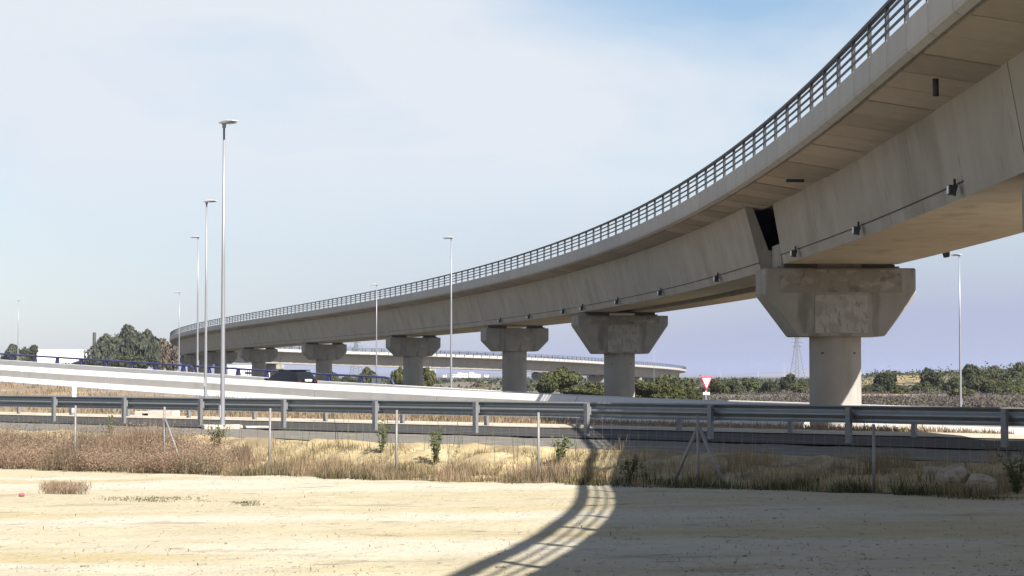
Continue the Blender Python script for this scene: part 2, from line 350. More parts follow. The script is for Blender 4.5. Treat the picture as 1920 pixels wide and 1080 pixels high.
def fixn(me):
    bm = bmesh.new(); bm.from_mesh(me); bmesh.ops.recalc_face_normals(bm, faces=bm.faces); bm.to_mesh(me); bm.free(); return me
VIA = empty('viaduct', 'long curved concrete viaduct on T shaped piers sweeping from upper right to the far left', 'bridge', (0, 0, 0))
def bpart(name, verts, faces, m, sm=None):
    me = fixn(mesh(name, verts, faces, m)); 
    if sm: autosmooth(me, sm)
    return link(name, me, VIA)
# deck slab
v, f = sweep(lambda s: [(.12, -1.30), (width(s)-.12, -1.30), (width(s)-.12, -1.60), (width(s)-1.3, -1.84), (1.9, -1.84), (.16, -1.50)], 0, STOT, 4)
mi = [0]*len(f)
for t in range((len(v)//6)-1): mi[t*6+4] = 1  # underside facet coloured dark to paint shade into the slits between planks
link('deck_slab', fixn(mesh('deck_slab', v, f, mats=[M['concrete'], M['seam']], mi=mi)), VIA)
v, f = sweep(lambda s: [(.32, -1.295), (width(s)-.32, -1.295), (width(s)-.32, -1.22), (.32, -1.22)], 0, STOT, 6)
bpart('carriageway', v, f, M['asphalt'])
# piers
zlist = [-30, 5, 44.5, 83, 138, 174, 216, 262, 308, 350, 394, 436]
stations = [s_at_z(z) for z in zlist]
while stations[-1] < STOT-45: stations.append(stations[-1]+42)
SP1 = stations[3]
# girders
def gprof(kind, e):
    if kind == 'A': return [(1.30, -1.845), (1.62, -1.845), (2.24, e+.85), (3.66, e+.85), (3.83, -1.845), (4.15, -1.845), (3.95, e), (1.95, e)]
    if kind == 'B': return [(5.05, -1.845), (5.37, -1.845), (5.54, e+.85), (6.85, e+.85), (7.43, -1.845), (7.75, -1.845), (7.1, e), (5.25, e)]
    if kind == 'N': return [(2.0, -1.85), (7.3, -1.85), (6.85, e), (2.42, e)]
    return [(1.40, -1.85), (7.65, -1.85), (7.0, e), (2.1, e)]
for i in range(len(stations)-1):
    a, b = stations[i], stations[i+1]
    g0 = .04; g1 = .04
    if i == 3: g0 = 1.3
    if i == 2: g1 = 1.0
    e = -4.2 if i < 3 else -4.4
    if i == 3: kinds = ['A', 'B']
    else: kinds = ['N'] if i < 3 else ['W']
    for kd in kinds:
        lip = .05
        v, f = sweep(lambda s: gprof(kd, e), a+g0, b-g1, 5)
        k = len(gprof(kd, e)); mm = [0]*len(f); nseg = (len(v)//k)-1
        for t in range(nseg): mm[t*k+k-2] = 1
        me = mesh('girder', v, f, mats=[M['concrete'], M['soffit']], mi=mm); fixn(me); g = link('girder', me, VIA)
        # joint seam at the far end of each span
        if kd in ('A', 'W', 'N'):
            mb = MB(); pts = []
            for s in np.linspace(a+(6.3 if i == 2 else 1.0), b-.8, 14):
                p = bp(s, {'A': 1.84, 'W': 2.0, 'N': 2.34}[kd], e+.36); pts.append(p)
            mb.tube(pts, .018, 6); mb.build('conduit', M['rail'], g)
for i, s in enumerate(stations[1:-1]):
    if 0 < i < 12:
        e = -4.35
        a0, a1 = (2.04, 2.44) if s < SP1 else (1.43, 2.11)
        v = [bp(s-.05, a0, -1.9), bp(s+.05, a0, -1.9), bp(s+.05, a1, e), bp(s-.05, a1, e), bp(s-.05, 7.5, -1.9), bp(s+.05, 7.5, -1.9), bp(s+.05, 6.9, e), bp(s-.05, 6.9, e)]
        if abs(s-SP1) > 1: bpart('joint_filler', v, [(0, 1, 2, 3), (4, 5, 6, 7), (0, 1, 5, 4), (1, 2, 6, 5), (2, 3, 7, 6), (3, 0, 4, 7)], M['seam'])
# near black block painting in the shade, and seat block, in the open gap over the first big pier
for nm, d0, d1, e0, e1, ds, m in (('gap_shade_block', 3.3, 6.3, -3.36, -1.86, .5, M['dark']), ('seat_block', 2.35, 6.7, -4.34, -3.40, .92, M['cap'])):
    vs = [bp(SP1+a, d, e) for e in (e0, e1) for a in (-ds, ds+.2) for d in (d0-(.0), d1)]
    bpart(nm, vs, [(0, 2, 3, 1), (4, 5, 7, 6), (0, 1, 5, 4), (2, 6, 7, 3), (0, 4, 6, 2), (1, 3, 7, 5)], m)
# pier objects: cap, column, bearings
def pier(s, kind, gh):
    x, z, h, a, b = ax(s); off = 5.22 if abs(z-44.5) < 3 else 4.6
    root = link('pier', None, VIA, P(x+b*off, z-a*off, 0)-Vector((0, 0, CAM)), brot(s))
    root.location.z = 0; H = h+CAM
    top = H-(4.36 if s < SP1+2 else 4.62)
    if kind == 'big': w, hv, hs, bw, dp = (2.65 if abs(z-44.5) < 3 else 2.90), 1.0, 1.62, 1.68, 1.25
    elif kind == 'big2': w, hv, hs, bw, dp = 2.95, .60, 1.85, 1.68, 1.25
    else: w, hv, hs, bw, dp = 2.6, 1.0, .88, 1.72, 1.15
    mb = MB(); prof = [(-w, top), (-w, top-hv), (-bw, top-hv-hs), (bw, top-hv-hs), (w, top-hv), (w, top)]
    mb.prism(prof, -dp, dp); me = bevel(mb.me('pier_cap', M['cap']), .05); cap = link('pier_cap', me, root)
    if kind != 'small':
        # recessed formwork panel on both faces, plus a shallow band under the top
        for sg in (-1, 1):
            pb = MB(); pb.box(-1.02, 1.02, sg*dp, sg*(dp+.03), top-hv-hs+.12, top-hv-.02); o = link('form_panel', bevel(pb.me('form_panel', M['patch']), .012), root)
            pb = MB(); pb.box(-w+.55, w-.55, sg*dp, sg*(dp+.018), top-hv+.06, top-.06); link('form_band', bevel(pb.me('form_band', M['band']), .01), root)
    else:
        for sg in (-1, 1):
            pb = MB(); pb.box(-1.0, 1.0, sg*dp, sg*(dp+.04), top-hv-hs+.02, top-.02); link('form_panel', pb.me('form_panel', M['cap']), root)
    # column with vertical formwork joints
    cb = MB(); n = 36; z0 = gh+CAM-.6; z1 = top-hv-hs
    vs = []
    for zz in (z0, z1):
        for j in range(n):
            rr = 1.0-(.015 if j % 9 == 0 else 0); an = 2*math.pi*(j+.5)/n; vs.append((rr*math.cos(an), rr*math.sin(an), zz))
    cb.add(vs, [(j, (j+1) % n, n+(j+1) % n, n+j) for j in range(n)]); col = link('column', cb.me('column', M['column'], True), root)
    hb = MB()
    for an in (-math.pi*.72, -math.pi*.30):
        c = Vector((math.cos(an)*1.0, math.sin(an)*1.0, z1-.65)); hb.tube([c, c*1.012+Vector((0, 0, -.0))*0], .045, 8)
    hb.build('form_hole', M['dark'], root)
    for sg in (-1, 1):
        pb = MB(); pb.box(sg*1.75-.62, sg*1.75+.62, -.75, .75, top-.002, top+.09); link('plinth', pb.me('plinth', M['cap']), root)
        pb = MB(); pb.box(sg*1.75-.38, sg*1.75+.38, -.45, .45, top+.09, top+(.159 if s < SP1+2 else .219)); link('bearing', pb.me('bearing', M['rubber']), root)
    # dark strip along the cap in front of each bearing
    for sg in (-1, 1):
        pb = MB(); pb.box(sg*1.5-.65, sg*1.5+.65, -.95, -.85, top, top+(.155 if s < SP1+2 else .2)); link('edge_strip', pb.me('edge_strip', M['seam']), root)
    return root
for i, s in enumerate(stations):
    x, z, h, a, b = ax(s); kind = 'big' if i <= 3 else ('big2' if i == 4 else 'small')
    pier(s, kind, -2.35 if i <= 3 else -2.62)
# left edge: fascia panels, soffit planks, railing
MOD = 2.5
def panel_me(side, L=MOD-.04):
    mb = MB(); sgn = 1 if side == 'l' else -1
    prof = [(0, -.94), (0, -1.50), (.03, -1.60), (.18, -1.68), (.33, -1.60), (.33, -.94)]
    mb.prism([(sgn*x+sgn*0, zz) for x, zz in prof], -L/2, L/2); me = mb.me('parapet_panel', M['fascia']); fixn(me); return me
pan = panel_me('l'); panr = panel_me('r')
pl = MB(); pl.box(.36, 2.04, -MOD/2+.05, MOD/2-.05, -1.93, -1.80); 
# plank follows the haunch: shear it so that its outer end is higher
pv = [(x, y, z+(.27*(2.04-x)/1.68)) for x, y, z in pl.v]; pl.v = pv
plank = fixn(pl.me('deck_plank', M['plank']))
post = MB(); post.box(-.04, .05, -.07, .07, -.96, -.04); postme = bevel(post.me('railing_post', M['rail']), .008)
s_first = s_at_z(38); N0 = int(s_first/MOD)
nm = int(STOT/MOD); count = 0
stuffL = MB(); stuffP = MB(); stuffpost = MB(); stuffR = MB()
for k in range(nm):
    s = (k+.5)*MOD; o0 = bp(s, 0, 0); rz = brot(s); M4 = Matrix.Translation(o0) @ Matrix.Rotation(rz, 4, 'Z')
    if N0 <= k < N0+235:
        link('parapet_panel', pan, VIA, o0, rz)
        if k < N0+160: link('deck_plank', plank, VIA, o0+Vector((0, 0, R.uniform(-.022, .022))), rz)
    else:
        stuffL.add([M4 @ Vector(v.co) for v in pan.vertices], [tuple(p.vertices) for p in pan.polygons])
    if k >= N0+160 or k < N0: stuffP.add([M4 @ Vector(v.co) for v in plank.vertices], [tuple(p.vertices) for p in plank.polygons])
    o1 = bp(s, width(s), 0); M5 = Matrix.Translation(o1) @ Matrix.Rotation(rz, 4, 'Z')
    stuffR.add([M5 @ Vector(v.co) for v in panr.vertices], [tuple(p.vertices) for p in panr.polygons])
struct(stuffL.build('parapet_panel', M['fascia'], VIA), 'stuff'); struct(stuffR.build('parapet_panel', M['fascia'], VIA), 'stuff'); struct(stuffP.build('deck_plank', M['plank'], VIA), 'stuff')
PSP = 2.55
simple = MB(); simple.box(-.04, .05, -.07, .07, -.96, -.04)
S0 = s_at_z(38); kk0 = int(S0/PSP)
for k in range(int(STOT/PSP)):
    s = (k+.3)*PSP; rz = brot(s); o0 = bp(s, .14, 0)
    if kk0 <= k < kk0+240: link('railing_post', postme, VIA, o0, rz)
    else:
        M4 = Matrix.Translation(o0) @ Matrix.Rotation(rz, 4, 'Z'); stuffpost.add([M4 @ Vector(v) for v in simple.v], simple.f)
    M5 = Matrix.Translation(bp(s, width(s)-.14, 0)) @ Matrix.Rotation(rz, 4, 'Z'); stuffpost.add([M5 @ Vector(v) for v in simple.v], simple.f)
struct(stuffpost.build('railing_post', M['rail'], VIA), 'stuff')
for side in (0, 1):
    dd = (lambda s: .14) if side == 0 else (lambda s: width(s)-.14)
    v, f = sweep(lambda s: [(dd(s)-.06, -.085), (dd(s)+.06, -.085), (dd(s)+.06, 0), (dd(s)-.06, 0)], 0, STOT, 3); bpart('top_rail', v, f, M['rail'])
    for e in (-.28, -.49, -.70):
        v, f = sweep(lambda s: [(dd(s)-.075, e-.03), (dd(s)-.042, e-.03), (dd(s)-.042, e+.03), (dd(s)-.075, e+.03)], 0, STOT, 3); bpart('middle_rail', v, f, M['rail'])
# drain pipes and scupper under the overhang
def vtube(px, d, e0, e1, zt, nm='drain_pipe', r=.07):
    s = s_at_z(zt, d); mb = MB(); mb.tube([bp(s, d, e0), bp(s, d, e1)], r, 10); o = mb.build(nm, M['rail'], VIA, True); return o
vtube(0, 1.05, -1.86, -2.25, 47.5)
s = s_at_z(71, 1.1); mb = MB(); mb.box(-.30, .30, -.10, .10, -.05, .05); link('scupper', bevel(mb.me('scupper', M['rail']), .02), VIA, bp(s, 1.1, -1.98), brot(s))

# floodlights clipped to the lower edge of the girders
def floodlight_parts():
    b = MB(); b.prism([(-.13, .12), (-.13, -.11), (.02, -.13), (.09, .10)], -.14, .14); body = bevel(b.me('housing', M['rail']), .015)
    g = MB(); g.box(-.145, -.132, -.12, .12, -.09, .10); gl = g.me('lens', M['lens'])
    k = MB(); k.box(.03, .09, .142, .19, -.13, .28); br = k.me('bracket', M['rail']); return body, gl, br
fbody, flens, fbr = floodlight_parts()
fl_spec = [(1800, 350, 's'), (1617, 418, 's'), (1497, 468, 's'), (1352, 517, 'p'), (1245, 541, 'p'), (1163, 561, 'p'), (1097, 578, 'p'), (1057, 580, 'q'), (993, 588, 'q'), (938, 597, 'q')]
FL = ['largest black floodlight on the near girder edge, highest at the right', 'black floodlight midway along the near girder edge', 'black floodlight on the near girder edge just above the big pier',
      'floodlight on the second span, first one left of the big pier', 'floodlight on the second span, second one left of the big pier', 'floodlight on the second span above the left part of the gap between piers', 'floodlight on the girder edge right over the second pier cap',
      'small floodlight just left of the second pier cap', 'tiny floodlight on the girder midway between second and third piers', 'tiny floodlight on the girder edge near the third pier cap']
for i, (px, py, _) in enumerate(fl_spec):
    k = (px-960)/F; best = None
    for s in np.arange(10, 260, .15):
        p = bp(s, 2.3 if s < SP1 else 1.9, -3.95 if s < SP1 else -4.15)
        if p.y < 30: continue
        e = abs(p.x/p.y-k)
        if best is None or e < best[0]: best = (e, s)
    s = best[1]; e = (-4.2 if s < SP1 else -4.4)+.18
    root = empty('floodlight', FL[i], 'floodlight', bp(s, 2.18 if s < SP1 else (1.72 if s < stations[4] else 1.86), e), brot(s), 'floodlights along the lower edge of the viaduct girder')
    link('housing', fbody, root); link('lens', flens, root); link('bracket', fbr, root)
for i, zt in enumerate((62.0, 76.0)):
    s = s_at_z(zt, 7.0); root = empty('floodlight', ['black floodlight peeking below the far edge of the near girder, right of the big pier', 'black floodlight under the far girder edge closest to the big pier'][i], 'floodlight', bp(s, 7.2, -4.16), brot(s)+math.pi, 'floodlights along the lower edge of the viaduct girder')
    link('housing', fbody, root); link('lens', flens, root); link('bracket', fbr, root)

# ------------------------------------------------------------------ guard rails of the lower road
RA = -math.pi/4     # local x runs along +v (right and nearer)
def guard(x0, z0, dx, dz, n0, n1, htop, label, face):
    L = math.hypot(dx, dz); root = empty('guardrail', label, 'guardrail', P(x0, z0, htop-.8), math.atan2(dz, dx))
    W = [(0, .80), (.035, .775), (.075, .74), (.075, .70), (.01, .655), (.0, .62), (.01, .585), (.075, .54), (.075, .50), (.035, .465), (0, .44)]
    t = .012
    prof = [(a, z) for a, z in W]+[(a-t, z) for a, z in reversed(W)]
    mb = MB(); k = len(prof); vs = [(x, (-a if face < 0 else a)+(.13 if face > 0 else -.13), z) for x in (-.06, L+.06) for a, z in prof]
    fs = [((j+1) % k, j, k+j, k+(j+1) % k) for j in range(k)]
    h2 = len(W)
    mb.add(vs, fs); beam = fixn(mb.me('beam', M['galv'])); autosmooth(beam, 60)
    pb = MB(); pb.prism([(-.055, -.02), (.055, -.02), (.055, .02), (-.055, .02)], 0, 0.001)
    pb = MB()
    y0, y1 = (-.05, .05)
    pb.box(-.062, -.050, y0, y1, -.35, .80); pb.box(-.05, .05, y0, y0+.012, -.35, .80); pb.box(.050, .062, y0, y1, -.35, .80)
    pm = pb.me('post', M['galvpost'])
    sb = MB(); sb.box(-.045, .045, .052 if face > 0 else -.125, .115 if face > 0 else -.052, .52, .72); sm = sb.me('spacer', M['galvpost'])
    for n in range(n0, n1+1):
        rz = R.uniform(-.03, .03); p = link('post', pm, root, (n*L, 0, R.uniform(-.01, .01)), rz); link('spacer', sm, p)
        link('beam', beam, root, (n*L, R.uniform(-.004, .004)+(.006 if n % 2 else 0), R.uniform(-.004, .004)))
    return root
guard(-15.09, 70.36, 2.826, -2.8306, -3, 13, -.69, 'nearer galvanised steel guardrail seen from behind, posts standing in front of the beam', 1)
guard(-14.40, 80.1, 2.7234, -2.9297, -5, 13, -.76, 'farther galvanised guardrail across the lower road, mostly hidden behind the nearer one', -1)
# ------------------------------------------------------------------ wire fence at the foot of the bank
def fence_xy(px, c=41.6): k = (px-960)/F; z = c/(1+k); return k*z, z
froot = empty('wire_fence', 'low wire fence with thin grey steel posts along the weedy bank', 'fence', (0, 0, 0))
fpx = [-20, 142, 310, 506, 743, 1010, 1309, 1637, 1990]
def tops(px): return interp(px, [0, 142, 743, 1309, 1637, 2000], [-.72, -.72, -.70, -.70, -.80, -.85])
ft = []
for px in fpx:
    x, z = fence_xy(px); u, v_ = uv(x, z); g = dirt_h(v_)-.2; t = tops(px); b = P(x, z, g); tt = P(x, z, t); ft.append((b, tt))
    mb = MB(); mb.tube([(0, 0, 0), (R.uniform(-.02, .02), 0, tt.z-b.z)], .026, 8); mb.build('fence_post', M['fencepost'], froot, True, b)
    if px == 310:
        mb = MB(); mb.tube([(0, 0, .85*(tt.z-b.z)), (.55, -.55, .25)], .025, 8); mb.build('brace', M['fencepost'], froot, True, b)
    if px == 1309:
        for sg in (-1, 1):
            mb = MB(); mb.tube([(0, 0, .88*(tt.z-b.z)), (sg*.45, -sg*.45, .15)], .03, 8); mb.build('brace', M['fencepost'], froot, True, b)
wires = MB()
def ribbon(a, b, r): wires.tube([a, b], r, 4, False)
for i in range(len(ft)-1):
    (b0, t0), (b1, t1) = ft[i], ft[i+1]
    for w in (.14, .3, .45, .6, .74, .87, .99):
        ribbon(b0.lerp(t0, w), b1.lerp(t1, w), .0008)
    nn = int((b1-b0).length/.22)
    for j in range(nn):
        a = (j+.5)/nn; ribbon(b0.lerp(b1, a).lerp(t0.lerp(t1, a), .12), b0.lerp(b1, a).lerp(t0.lerp(t1, a), .99), .0007)
struct(wires.build('wire_mesh', M['wire'], froot), 'stuff')

# ------------------------------------------------------------------ concrete barriers of the ramp
def barrier(U, topf, nj, label, Lp=9.22, v0=None, h=1.12, tall=.36):
    root = empty('concrete_barrier', label, 'barrier', (0, 0, 0)); n = 6
    for k in nj:
        va = v0+k*Lp+.02; vb = v0+(k+1)*Lp-.02
        # profile: offset toward the viewer (minus u) against depth below the top
        prof = [(.20, 0), (.10, 0), (-.12, -.30), (-.12, -.68), (-.36, -.98), (-.36, -1.25), (.30, -1.25), (.30, -.98), (.20, -.68)] if U < 75 else [(.16, 0), (-.10, 0), (-.12, -.02), (-.16, -.7), (-.2, -1.25), (.30, -1.25), (.30, -.98), (.20, -.68)]
        vs = []
        for i in range(n+1):
            vv_ = va+(vb-va)*i/n
            for du, dz in prof:
                x, z = xz(U+du, vv_); vs.append(P(x, z, topf(vv_)+dz))
        m_ = len(prof); fs = [(i*m_+j, i*m_+(j+1) % m_, (i+1)*m_+(j+1) % m_, (i+1)*m_+j) for i in range(n) for j in range(m_)]
        fs += [tuple(range(m_)), tuple(range(n*m_, n*m_+m_))]
        link('barrier_segment', fixn(mesh('barrier_segment', vs, fs, M['barrier'])), root)
    return root
vj = v_on(UN, 45)
barrier(UN, ntop, range(-3, 12), 'near white concrete safety barrier running along the rising ramp', v0=vj)
vjf = v_on(UF, 84)
barrier(UF, ftop, range(-4, 14), 'far concrete barrier of the ramp, carrying the blue tube rail at left', v0=vjf, Lp=9.0)
# blue tube rails
def blue_rail(pa, pb, posts, label, endb=True, enda=False):
    va, vb = v_on(UF, pa), v_on(UF, pb); root = empty('blue_railing', label, 'railing', (0, 0, 0))
    mb = MB(); pts = []
    def q(v, e): x, z = xz(UF, v); return P(x, z, ftop(v)+e)
    n = 30
    for i in range(n+1): v_ = va+(vb-va)*i/n; pts.append(q(v_, .42))
    if endb: pts += [q(vb+.35, .38), q(vb+.62, .26), q(vb+.76, .08), q(vb+.8, -.02)]
    mb.tube(pts, .065, 8); mb.build('tube', M['blue'], root, True)
    for p in posts:
        v_ = v_on(UF, p); b = q(v_, -.0); pb = MB(); w = .15
        vs = [(-w-.05, -.08, 0), (w+.05, -.08, 0), (w+.05, .08, 0), (-w-.05, .08, 0), (-w+.03, -.05, .40), (w-.03, -.05, .40), (w-.03, .05, .40), (-w+.03, .05, .40)]
        pb.add(vs, [(0, 3, 2, 1), (4, 5, 6, 7), (0, 1, 5, 4), (1, 2, 6, 5), (2, 3, 7, 6), (3, 0, 4, 7)]); link('rail_bracket', pb.me('rail_bracket', M['blue']), root, b, RA)
blue_rail(-200, 352, [-170, -132, -94, -56, -18, 24, 66, 108, 152, 199, 247, 293, 344], 'blue tube rail on the far barrier at left, ending in a curl by the lamps')
blue_rail(366, 722, [392, 447, 500, 558, 616, 676], 'blue tube rail behind the dark car, curling down at its right end')
# ------------------------------------------------------------------ street lamps
def lamp_meshes():
    p = MB(); p.tube([(0, 0, -.25), (0, 0, 0.0), (0, 0, 2.2), (0, 0, 5), (0, 0, 8.9)], [.076, .072, .064, .05, .03], 14); pole = p.me('pole', M['lamp'], True)
    j = MB(); j.tube([(0, 0, 8.86), (0, 0, 8.98)], [.055, .06], 10); j.tube([(-.10, 0, 9.02), (.14, 0, 9.0)], .05, 8); jt = j.me('bracket', M['lamp'])
    h = MB(); pr = [(-.13, 8.99), (-.13, 9.03), (.08, 9.07), (.28, 9.07), (.58, 9.03), (.58, 9.0), (.1, 8.975)]
    h.prism(pr, -.12, .12); head = bevel(h.me('luminaire', M['lamphead']), .02)
    g = MB(); g.box(.15, .52, -.09, .09, 8.955, 8.972); glass = g.me('glass', M['lens'])
    b = MB(); b.box(-.2, .2, -.2, .2, -.02, .03); base = b.me('base_plate', M['lamp'])
    d = MB(); d.box(-.045, .045, -.103, -.09, .5, .85); door = d.me('hatch', M['lamphead'])
    return pole, jt, head, glass, base, door
LM = lamp_meshes()
def lamp(px, z, ytop, ang, label):
    t = at(px, ytop, z); b = Vector((t.x, t.y, t.z-9.08)); root = empty('street_lamp', label, 'street lamp', b, ang, 'street lamps along the junction roads')
    for nm, me in zip(('pole', 'bracket', 'luminaire', 'glass', 'base_plate', 'hatch'), LM): link(nm, me, root)
    return root
LA = lamp(418, 61.5, 224, math.radians(-48), 'tallest looking grey street lamp, nearest one, on a concrete pad in front of the guardrail')
lamp(386, 98.0, 374, math.radians(-32), 'second tallest grey street lamp, standing in front of the white barrier')
lamp(370.5, 141.0, 442, math.radians(155), 'grey street lamp with its head pointing left, third tallest of the left cluster')
lamp(336, 235.0, 547, math.radians(170), 'shortest street lamp of the left cluster, beside the end of the viaduct')
lamp(34, 290.0, 562, math.radians(90), 'lone street lamp at the far left edge beside a small tree')
lamp(846, 126.5, 443, math.radians(145), 'street lamp in the middle, standing before the third and fourth piers')
lamp(706, 190.0, 532, math.radians(170), 'small street lamp left of the fourth pier, near a white cabinet')
lamp(1800, 121.0, 475, math.radians(125), 'street lamp right of the big pier against the open sky')
lamp(1226, 640, 659.5, math.radians(0), 'distant tiny street lamp under the end of the far viaduct curve')
# lamp footing
pb = MB(); pb.box(-.55, .55, -.5, .5, -.2, .10); pb.box(.65, 1.35, -.3, .3, -.2, .06); fo = link('concrete_pad', bevel(pb.me('concrete_pad', M['gutter']), .03, 2), None, (LA.location.x, LA.location.y, -1.52+CAM+.02), .2)
tag(fo, 'pale concrete footing pad under the nearest street lamp', 'concrete pad')
# ------------------------------------------------------------------ yield sign
sg = at(1324, 713, 125); root = empty('yield_sign', 'red and white triangular yield sign with a white plate below', 'road sign', (sg.x, sg.y, sg.z-1.9), math.radians(38))
def tri(r, y0, y1, m, nm, rr=.0):
    mb = MB(); pts = [(r*math.sin(a), r*math.cos(a)) for a in (math.radians(60), math.radians(180), math.radians(300))]
    mb.prism([(a, 1.84+b) for a, b in pts], y0, y1); return link(nm, bevel(mb.me(nm, m), .02 if r > .5 else .004), root)
tri(.56, -.02, .02, M['red'], 'sign_rim'); tri(.385, -.028, -.0205, M['white'], 'sign_face')
mb = MB(); mb.box(-.26, .26, -.02, .02, 1.04, 1.20); link('lower_plate', bevel(mb.me('lower_plate', M['white']), .01), root)
mb = MB(); mb.tube([(0, .05, -.9), (0, .05, 2.1)], .04, 8); link('pole', mb.me('pole', M['lamp'], True), root)
# delineator post
p = at(140, 743, 82); mb = MB(); mb.prism([(-.075, 0), (.075, 0), (.075, .98), (-.075, 1.05)], -.03, .03); dl = link('marker_post', mb.me('marker_post', M['white']), None, (p.x, p.y, p.z-.62), -.5)
tag(dl, 'short white roadside marker post in the dry grass at left', 'marker post')

# ------------------------------------------------------------------ culvert head in the verge
p = at(300, 784, 84); root = empty('culvert', 'pale concrete culvert head with a dark opening under the guardrail at left', 'culvert', (p.x, p.y, p.z-.15), -.35)
mb = MB(); mb.box(-.95, -.62, -.3, .3, 0, .42); mb.box(-.35, .75, -.3, .3, 0, .45); mb.box(-.62, -.35, -.3, .3, .33, .42); link('headwall', bevel(mb.me('headwall', M['gutter']), .02), root)
mb = MB(); mb.box(-.62, -.35, -.1, .2, 0, .33); link('opening', mb.me('opening', M['dark']), root)

# ------------------------------------------------------------------ dark car on the ramp
def car():
    zc = 122.0; px = 536; x = (px-960)/F*zc; u, v_ = uv(x, zc); h = ramp_h(u, v_)
    root = empty('parked_car', 'black hatchback driving up the ramp behind the white barrier', 'car', P(x, zc, h+.02), math.pi*.75)
    root.name = 'hatchback_car'
    # local x forward; hull lofted from side profile stations (x, bottom, shoulder, roof half widths)
    L, Wd = 2.0, .86
    st = [(-2.02, .42, .80, .70), (-1.95, .30, .98, .80), (-1.5, .24, 1.02, .86), (-.6, .22, 1.00, .88), (.5, .22, .97, .88), (1.2, .24, .90, .87), (1.75, .28, .78, .80), (2.0, .36, .62, .66)]
    vs = []; 
    for x_, zb, zt, w in st:
        vs += [(x_, -w*.94, zb), (x_, -w, (zb+zt)*.5), (x_, -w*.95, zt), (x_, -w*.6, zt+.05), (x_, w*.6, zt+.05), (x_, w*.95, zt), (x_, w, (zb+zt)*.5), (x_, w*.94, zb)]
    k = 8; fs = [(i*k+j, i*k+(j+1) % k, (i+1)*k+(j+1) % k, (i+1)*k+j) for i in range(len(st)-1) for j in range(k)]+[tuple(reversed(range(k))), tuple(range((len(st)-1)*k, len(st)*k))]
    me = fixn(mesh('body', vs, fs, M['carpaint'])); autosmooth(me, 35); link('body', me, root)
    # glasshouse
    rs = [(-1.92, .98, .74, 1.04, .70), (-1.62, .98, .80, 1.50, .60), (-.9, .98, .82, 1.60, .62), (.05, .98, .82, 1.57, .60), (.95, .94, .80, 1.02, .72)]
    vs = []
    for x_, zb, wb, zt, wt in rs: vs += [(x_, -wb, zb), (x_, -wt, zt-.05), (x_, -wt*.8, zt), (x_, wt*.8, zt), (x_, wt, zt-.05), (x_, wb, zb)]
    k = 6; fs = [(i*k+j, i*k+(j+1) % k, (i+1)*k+(j+1) % k, (i+1)*k+j) for i in range(len(rs)-1) for j in range(k)]+[tuple(reversed(range(k))), tuple(range((len(rs)-1)*k, len(rs)*k))]
    me = fixn(mesh('windows', vs, fs, M['carglass'])); autosmooth(me, 35); link('windows', me, root)
    mb = MB(); mb.box(-1.6, .08, -.56, .56, 1.555, 1.615); link('roof', bevel(mb.me('roof', M['carpaint']), .03, 2), root)
    mb = MB(); mb.box(-2.06, -2.0, -.26, .26, .92, 1.04); link('number_plate', mb.me('number_plate', M['white']), root)
    for sy in (-1, 1):
        mb = MB(); mb.box(-2.0, -1.86, sy*.62-.14, sy*.62+.14, .84, .98); link('tail_light', bevel(mb.me('tail_light', M['taillamp']), .02), root)
        mb = MB(); mb.box(1.82, 1.95, sy*.55-.14, sy*.55+.14, .60, .72); link('headlight', bevel(mb.me('headlight', M['lens']), .02), root)
        mb = MB(); mb.box(.62, .80, sy*.93-.07, sy*.93+.07, .98, 1.10); link('mirror', bevel(mb.me('mirror', M['carpaint']), .02), root)
        mb = MB(); mb.box(-.3, -.15, sy*.885-.01, sy*.885+.01, .84, .87); link('door_handle', mb.me('door_handle', M['chrome']), root)
        for wx in (-1.25, 1.25):
            mb = MB(); mb.tube([(wx, sy*.74, .32), (wx, sy*.90, .32)], .32, 20); w = link('wheel', mb.me('wheel', M['tyre'], False), root)
            mb = MB(); mb.tube([(wx, sy*.895, .32), (wx, sy*.915, .32)], .2, 12); link('rim', mb.me('rim', M['chrome']), w)
    root.scale = (1.0, .93, .94)
    return root
car()

# ------------------------------------------------------------------ vegetation
def crown_mesh(name, rx, rz, n, leaf, seed, m, lumps=9, flat=.35):
    r = random.Random(seed); bl = []
    for i in range(lumps):
        a = r.uniform(0, 2*math.pi); rr = rx*r.uniform(.15, .72); bl.append((rr*math.cos(a), rr*math.sin(a), rz*r.uniform(.35, 1.35), rx*r.uniform(.28, .50)))
    bl.append((0, 0, rz, rx*.5)); vs = []; fs = []
    for i in range(n):
        b = bl[r.randrange(len(bl))]; d = Vector((r.gauss(0, 1), r.gauss(0, 1), r.gauss(0, 1))).normalized()
        k = b[3]*(r.uniform(.55, 1.0)**.5)*(1+.25*noise.noise(d*2.3+Vector((seed, b[0], b[1])))); c = Vector((b[0]+d.x*k, b[1]+d.y*k, max(.02, b[2]+d.z*k*(rz/rx)*1.0)))
        nrm = (d+Vector((r.gauss(0, .6), r.gauss(0, .6), r.gauss(0, .6)+.3))).normalized(); u = nrm.orthogonal().normalized(); w = nrm.cross(u); s = leaf*r.uniform(.6, 1.4)
        an = r.uniform(0, 6.28); u, w = u*math.cos(an)+w*math.sin(an), w*math.cos(an)-u*math.sin(an)
        q0 = len(vs); vs += [c-u*s*.5, c+w*s*.32, c+u*s*.5, c-w*s*.32]; fs.append((q0, q0+1, q0+2, q0+3))
    A = np.array([tuple(v) for v in vs]); zt = np.percentile(A[:, 2], 99.6); xr = np.percentile(np.abs(A[:, :2]), 98.5)
    A[:, 2] *= 4.1/zt; A[:, :2] *= 3.0/xr
    return mesh(name, [tuple(v) for v in A], fs, m)
